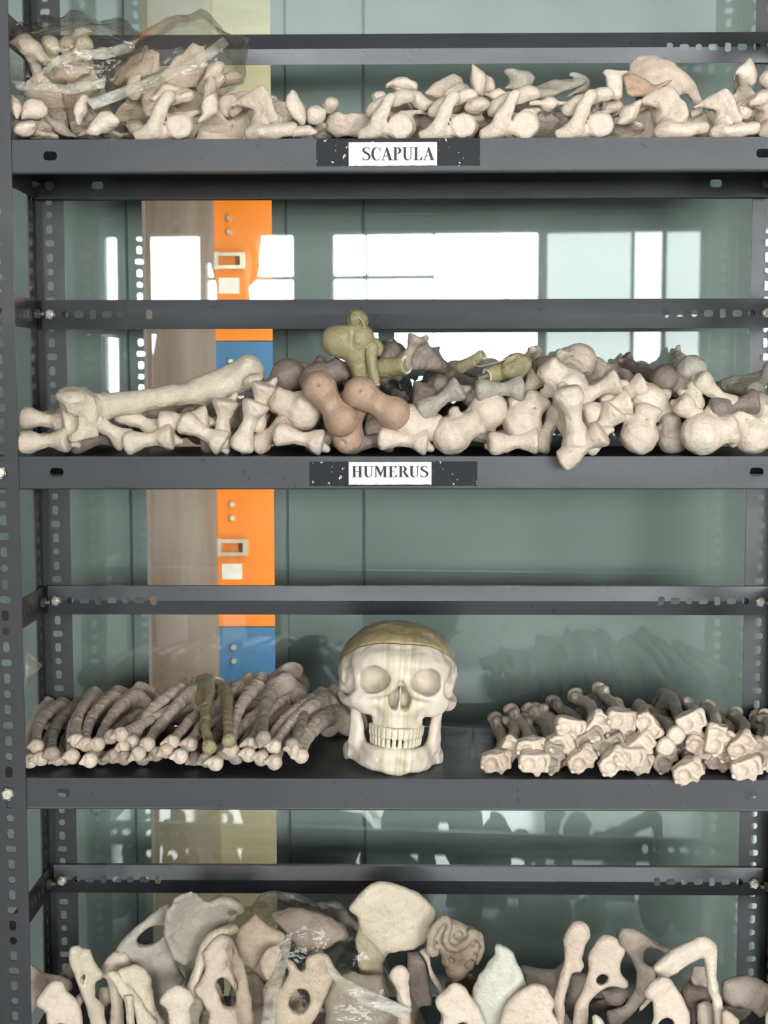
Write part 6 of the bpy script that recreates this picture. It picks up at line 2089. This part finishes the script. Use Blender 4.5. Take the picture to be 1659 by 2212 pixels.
def ribbon_part(parent, o0, name, edge_a, edge_b, y0, y1, mat, wav=0.002, n=26):
    """strip of film between two pixel curves"""
    def along(pts, t):
        q = t * (len(pts) - 1)
        i = min(int(q), len(pts) - 2)
        f = q - i
        return (pts[i][0] * (1 - f) + pts[i + 1][0] * f, pts[i][1] * (1 - f) + pts[i + 1][1] * f)
    v, f = [], []
    m = 5
    for i in range(n + 1):
        t = i / n
        yy = y0 + (y1 - y0) * t
        for j in range(m + 1):
            s_ = j / m
            a, b = along(edge_a, t), along(edge_b, t)
            p = at(a[0] * (1 - s_) + b[0] * s_, a[1] * (1 - s_) + b[1] * s_, yy + wav * math.sin(i * 0.9 + j * 1.3))
            v.append(p - o0)
    for i in range(n):
        for j in range(m):
            q = i * (m + 1) + j
            f.append((q, q + 1, q + m + 2, q + m + 1))
    o = mesh_obj(name, v, f, M[mat], parent, True)
    sd = o.modifiers.new('thickness', 'SOLIDIFY')
    sd.thickness = 0.0004
    return o


b1, o1 = bag('clear plastic bag of scapulae squeezed against the left post on top shelf',
             [(22, 90), (60, 70), (130, 52), (195, 48), (250, 66), (300, 84), (262, 110), (258, 160), (230, 195), (150, 216), (60, 205), (20, 185)],
             [(30, 100), (80, 60), (190, 52), (260, 80), (270, 150), (220, 200), (60, 200)], 0.034, 0.135, Z1 + 0.030, 3)
ribbon_part(b1, o1, 'seal_strip', [(75, 165), (120, 122), (170, 108), (240, 102), (302, 83)], [(82, 188), (112, 148), (175, 128), (230, 128), (285, 112)], 0.022, 0.050, 'film_milky')
ribbon_part(b1, o1, 'folded_hem', [(22, 172), (70, 178), (140, 182), (230, 168)], [(40, 196), (90, 196), (150, 204), (225, 190)], 0.020, 0.028, 'film_milky')
b2, o2 = bag('clear plastic bag of scapulae with pointed top, right of the other bag',
             [(192, 232), (232, 180), (300, 100), (365, 72), (430, 40), (470, 60), (520, 95), (514, 160), (505, 185), (430, 175), (370, 210), (310, 240), (250, 250)],
             [(240, 200), (320, 90), (435, 44), (512, 96), (500, 186), (330, 250)], 0.036, 0.140, Z1 + 0.006, 5)
ribbon_part(b2, o2, 'seal_strip', [(185, 216), (260, 190), (340, 160), (420, 124), (482, 78)], [(202, 238), (270, 212), (350, 182), (440, 142), (494, 96)], 0.020, 0.060, 'film_milky')
b3, o3 = bag('large crumpled plastic bag of hip bones on the bottom shelf',
             [(505, 2010), (540, 1965), (600, 1950), (680, 1955), (740, 1985), (765, 2030), (770, 2090), (830, 2140), (890, 2180), (905, 2230), (880, 2330), (560, 2330), (520, 2200), (505, 2100)],
             [(520, 1990), (600, 1954), (700, 1962), (760, 2020), (790, 2120), (860, 2330), (540, 2330)], 0.024, 0.150, Z4 + 0.004, 8, 5, 0.006)
ribbon_part(b3, o3, 'folded_pleat', [(618, 2018), (598, 2075), (575, 2140), (560, 2230)], [(632, 2020), (622, 2080), (600, 2150), (592, 2230)], 0.012, 0.018, 'film_milky')
ribbon_part(b3, o3, 'twisted_fold', [(700, 2065), (740, 2110), (800, 2140), (890, 2180)], [(702, 2085), (730, 2135), (780, 2170), (880, 2205)], 0.014, 0.016, 'film_milky')
# stray corner of film behind the front post, third shelf
t = thing('plastic_scrap', 'small grey plastic scrap hanging inside the left post above third shelf', 'scrap', at(60, 1440, 0.12))
o0 = t.location.copy()
ribbon_part(t, o0, 'film', [(56, 1405), (92, 1437)], [(56, 1480), (90, 1440)], 0.10, 0.14, 'film_milky', 0.001, 8)

# ------------------------------------------------------------------ labels that single each bone out
ORD = ['first', 'second', 'third', 'fourth', 'fifth', 'sixth', 'seventh', 'eighth', 'ninth', 'tenth', 'eleventh', 'twelfth', 'thirteenth', 'fourteenth', 'fifteenth',
       'sixteenth', 'seventeenth', 'eighteenth', 'nineteenth', 'twentieth']
ORD += ['twenty-' + w for w in ORD[:9]] + ['thirtieth'] + ['thirty-' + w for w in ORD[:9]] + ['fortieth']
TONE = {'bone': 'cream', 'bone_pink': 'pinkish-beige', 'bone_tan': 'tan', 'bone_brown': 'dark brown-grey', 'bone_grey': 'grey', 'bone_olive': 'olive', 'bone_ivory': 'ivory', 'bone_white': 'white',
        'bone_dusty_shaded': 'shaded dusty brown', 'bone_fossil': 'weathered brown'}
PILE = {'h': ('humerus', 'on the HUMERUS shelf', 'humeri on the second shelf'), 'u': ('ulna', 'left of the skull', 'ulnae in the left pile'),
        'r': ('radius bone', 'right of the skull', 'radius bones in the right pile'), 's': ('scapula', 'on the SCAPULA shelf', 'scapulae on the top shelf'),
        'p': ('hip bone', 'on the bottom shelf', 'hip bones on the bottom shelf')}
MIDY = {'h': 905, 'u': 1612, 'r': 1610, 's': 215, 'p': 2090}
bins = {}
for o, pile, mat, px, py in ALL:
    if pile:
        o['group'] = PILE[pile][2]
    if 'label' in o:
        continue
    kind = o.name.split('.')[0].replace('_', ' ')
    bins.setdefault((pile, kind, mat, py < MIDY[pile]), []).append((px, py, o))
for (pile, kind, mat, up), L in bins.items():
    L.sort(key=lambda q: (q[0], q[1]))
    for i, (px, py, o) in enumerate(L):
        lay = 'upper' if up else 'lower'
        if len(L) == 1:
            o['label'] = '%s %s %s, sole one so coloured in %s layer' % (TONE[mat], kind, PILE[pile][1], lay)
        elif i <= len(L) // 2:
            o['label'] = '%s %s %s, %s from left, %s layer' % (TONE[mat], kind, PILE[pile][1], ORD[i], lay)
        else:
            j = len(L) - 1 - i
            o['label'] = '%s %s %s, %s from right, %s layer' % (TONE[mat], kind, PILE[pile][1], ORD[j], lay)

# ------------------------------------------------------------------ the photographer, seen only as a reflection in the glass
M['cloth_dark'] = plain('dark_shirt_cloth', (0.030, 0.032, 0.038), 0.85, 0, 0.2, 60)
M['trousers'] = plain('dark_trousers_cloth', (0.022, 0.022, 0.026), 0.85, 0, 0.2, 60)
M['skin'] = plain('skin', (0.34, 0.20, 0.135), 0.5, 0, 0.06, 20)
M['hair'] = plain('black_hair', (0.012, 0.010, 0.009), 0.45, 0, 0.2, 90)
M['phone'] = plain('phone_case', (0.015, 0.015, 0.017), 0.25)


def photographer():
    hd = at_mirror(500, 545, -2.30)
    hx, hy, hz = hd.x, hd.y, hd.z
    t = thing('person', 'dark-clothed person holding up a phone, mirrored in the glass', 'person', (hx, hy, 0))
    # body field in local coordinates (x right, y towards the rack, z up)
    sh = hz - 0.235
    F = Field((-0.36, -0.24, sh - 0.62), (0.62, 0.66, hz + 0.16), 0.0105)
    F.add(F.ell((0, 0, sh - 0.16), (0.185, 0.115, 0.22)), 0.02)
    F.add(F.ell((0, 0, sh - 0.48), (0.155, 0.105, 0.20)), 0.06)
    F.add(F.cap((-0.17, 0, sh - 0.015), (0.17, 0, sh - 0.015), 0.062, 0.062), 0.05)
    ph = CAM - Vector((hx, hy, 0))
    gl, gr = Vector((ph.x - 0.062, ph.y - 0.035, ph.z - 0.010)), Vector((ph.x + 0.062, ph.y - 0.035, ph.z - 0.010))
    el_l, el_r = Vector((-0.215, 0.16, sh - 0.27)), Vector((0.30, 0.16, sh - 0.27))
    for s_, e_, g_ in ((Vector((-0.19, 0, sh - 0.02)), el_l, gl), (Vector((0.19, 0, sh - 0.02)), el_r, gr)):
        w_ = g_ + (e_ - g_).normalized() * 0.085
        F.add(F.cap(s_, e_, 0.058, 0.044), 0.03)
        F.add(F.cap(e_, w_, 0.042, 0.029), 0.02)
    me = F.mesh('photographer_body', 2)
    me.materials.append(M['cloth_dark'])
    link(bpy.data.objects.new('shirt', me), t)
    # legs and hips
    G = Field((-0.22, -0.16, -0.002), (0.22, 0.20, sh - 0.50), 0.0115)
    G.add(G.ell((0, 0, sh - 0.56), (0.165, 0.115, 0.13)), 0.02)
    for s_ in (-1, 1):
        G.add(G.tube([(0.085 * s_, 0, sh - 0.60), (0.095 * s_, 0.015, 0.50), (0.100 * s_, -0.01, 0.10)], [0.088, 0.062, 0.046]), 0.03)
        G.add(G.cap((0.100 * s_, -0.03, 0.045), (0.115 * s_, 0.13, 0.038), 0.044, 0.038), 0.03)
    G.d = np.maximum(G.d, -G.Z + 0.001)
    me = G.mesh('photographer_legs', 2)
    me.materials.append(M['trousers'])
    link(bpy.data.objects.new('trousers', me), t)
    # head with face, neck, ears
    K = Field((-0.11, -0.13, -0.20), (0.11, 0.14, 0.15), 0.005)
    K.add(K.ell((0, 0.0, 0.025), (0.076, 0.096, 0.098)), 0.01)
    K.add(K.ell((0, 0.028, -0.045), (0.058, 0.066, 0.072)), 0.03)
    K.add(K.cap((0, -0.012, -0.07), (0, -0.018, -0.20), 0.052, 0.058), 0.03)
    K.add(K.tube([(0, 0.092, 0.012), (0, 0.112, -0.022), (0, 0.096, -0.034)], [0.010, 0.013, 0.012]), 0.012)
    for s_ in (-1, 1):
        K.sub(K.ell((0.031 * s_, 0.100, 0.006), (0.017, 0.012, 0.010)), 0.010)
        K.add(K.ell((0.031 * s_, 0.083, 0.006), 0.012), 0.004)
        K.add(K.ell((0.078 * s_, -0.005, -0.008), (0.010, 0.018, 0.030)), 0.006)
    K.add(K.ell((0, 0.088, -0.066), (0.024, 0.010, 0.008)), 0.006)
    me = K.mesh('photographer_head', 1)
    me.materials.append(M['skin'])
    o = link(bpy.data.objects.new('head', me), t)
    o.location = (0, 0, hz)
    Q = Field((-0.13, -0.16, -0.14), (0.13, 0.13, 0.16), 0.006)
    Q.add(Q.ell((0, -0.018, 0.040), (0.094, 0.106, 0.102)), 0.01)
    Q.sub(Q.ell((0, 0.105, -0.030), (0.072, 0.080, 0.105)), 0.012)
    Q.add(Q.ell((0, -0.070, -0.040), (0.078, 0.055, 0.080)), 0.03)
    me = Q.mesh('photographer_hair', 1)
    me.materials.append(M['hair'])
    o = link(bpy.data.objects.new('hair', me), t)
    o.location = (0, 0, hz)
    # hands: palm, four bent fingers behind the phone, thumb on the near side
    for s_, g_ in ((-1, gl), (1, gr)):
        e_ = el_l if s_ < 0 else el_r
        wr = g_ + (e_ - g_).normalized() * 0.085
        lo = [min(wr[i], g_[i]) - 0.06 for i in range(3)]
        hi = [max(wr[i], g_[i]) + 0.07 for i in range(3)]
        D = Field(lo, hi, 0.0036)
        D.add(D.cap(wr, wr * 0.5 + g_ * 0.5, 0.026, 0.026), 0.01)
        D.add(D.ell((wr + g_ * 2) / 3, (0.018, 0.036, 0.036)), 0.02)
        for i in range(4):
            z_ = 0.028 - 0.019 * i
            k1_ = g_ + Vector((0.006 * s_, -0.004, z_))
            k2_ = g_ + Vector((-0.002 * s_, 0.018 + (0.004 if i in (1, 2) else 0), z_ + 0.004))
            k3_ = g_ + Vector((-0.026 * s_, 0.020 + (0.003 if i in (1, 2) else 0), z_ + 0.005))
            D.add(D.tube([(wr + g_ * 3) / 4 + Vector((0, 0, z_ * 0.7)), k1_, k2_, k3_], [0.0105, 0.0095, 0.0085, 0.0075]), 0.004)
        D.add(D.tube([(wr + g_) / 2 + Vector((-0.010 * s_, -0.004, 0.018)), g_ + Vector((-0.014 * s_, -0.018, 0.034)), g_ + Vector((-0.032 * s_, -0.010, 0.044))], [0.0125, 0.0105, 0.0085]), 0.006)
        me = D.mesh('photographer_hand', 1)
        me.materials.append(M['skin'])
        link(bpy.data.objects.new('hand', me), t)
    m = MB(); m.box(-0.040, 0.040, -0.004, 0.004, -0.078, 0.078)
    p = m.build('mobile_phone', M['phone'])
    p.location = CAM + Vector((0, -0.016, -0.060))
    tag(p, 'dark mobile phone held up by the person mirrored in the glass', 'phone')


photographer()
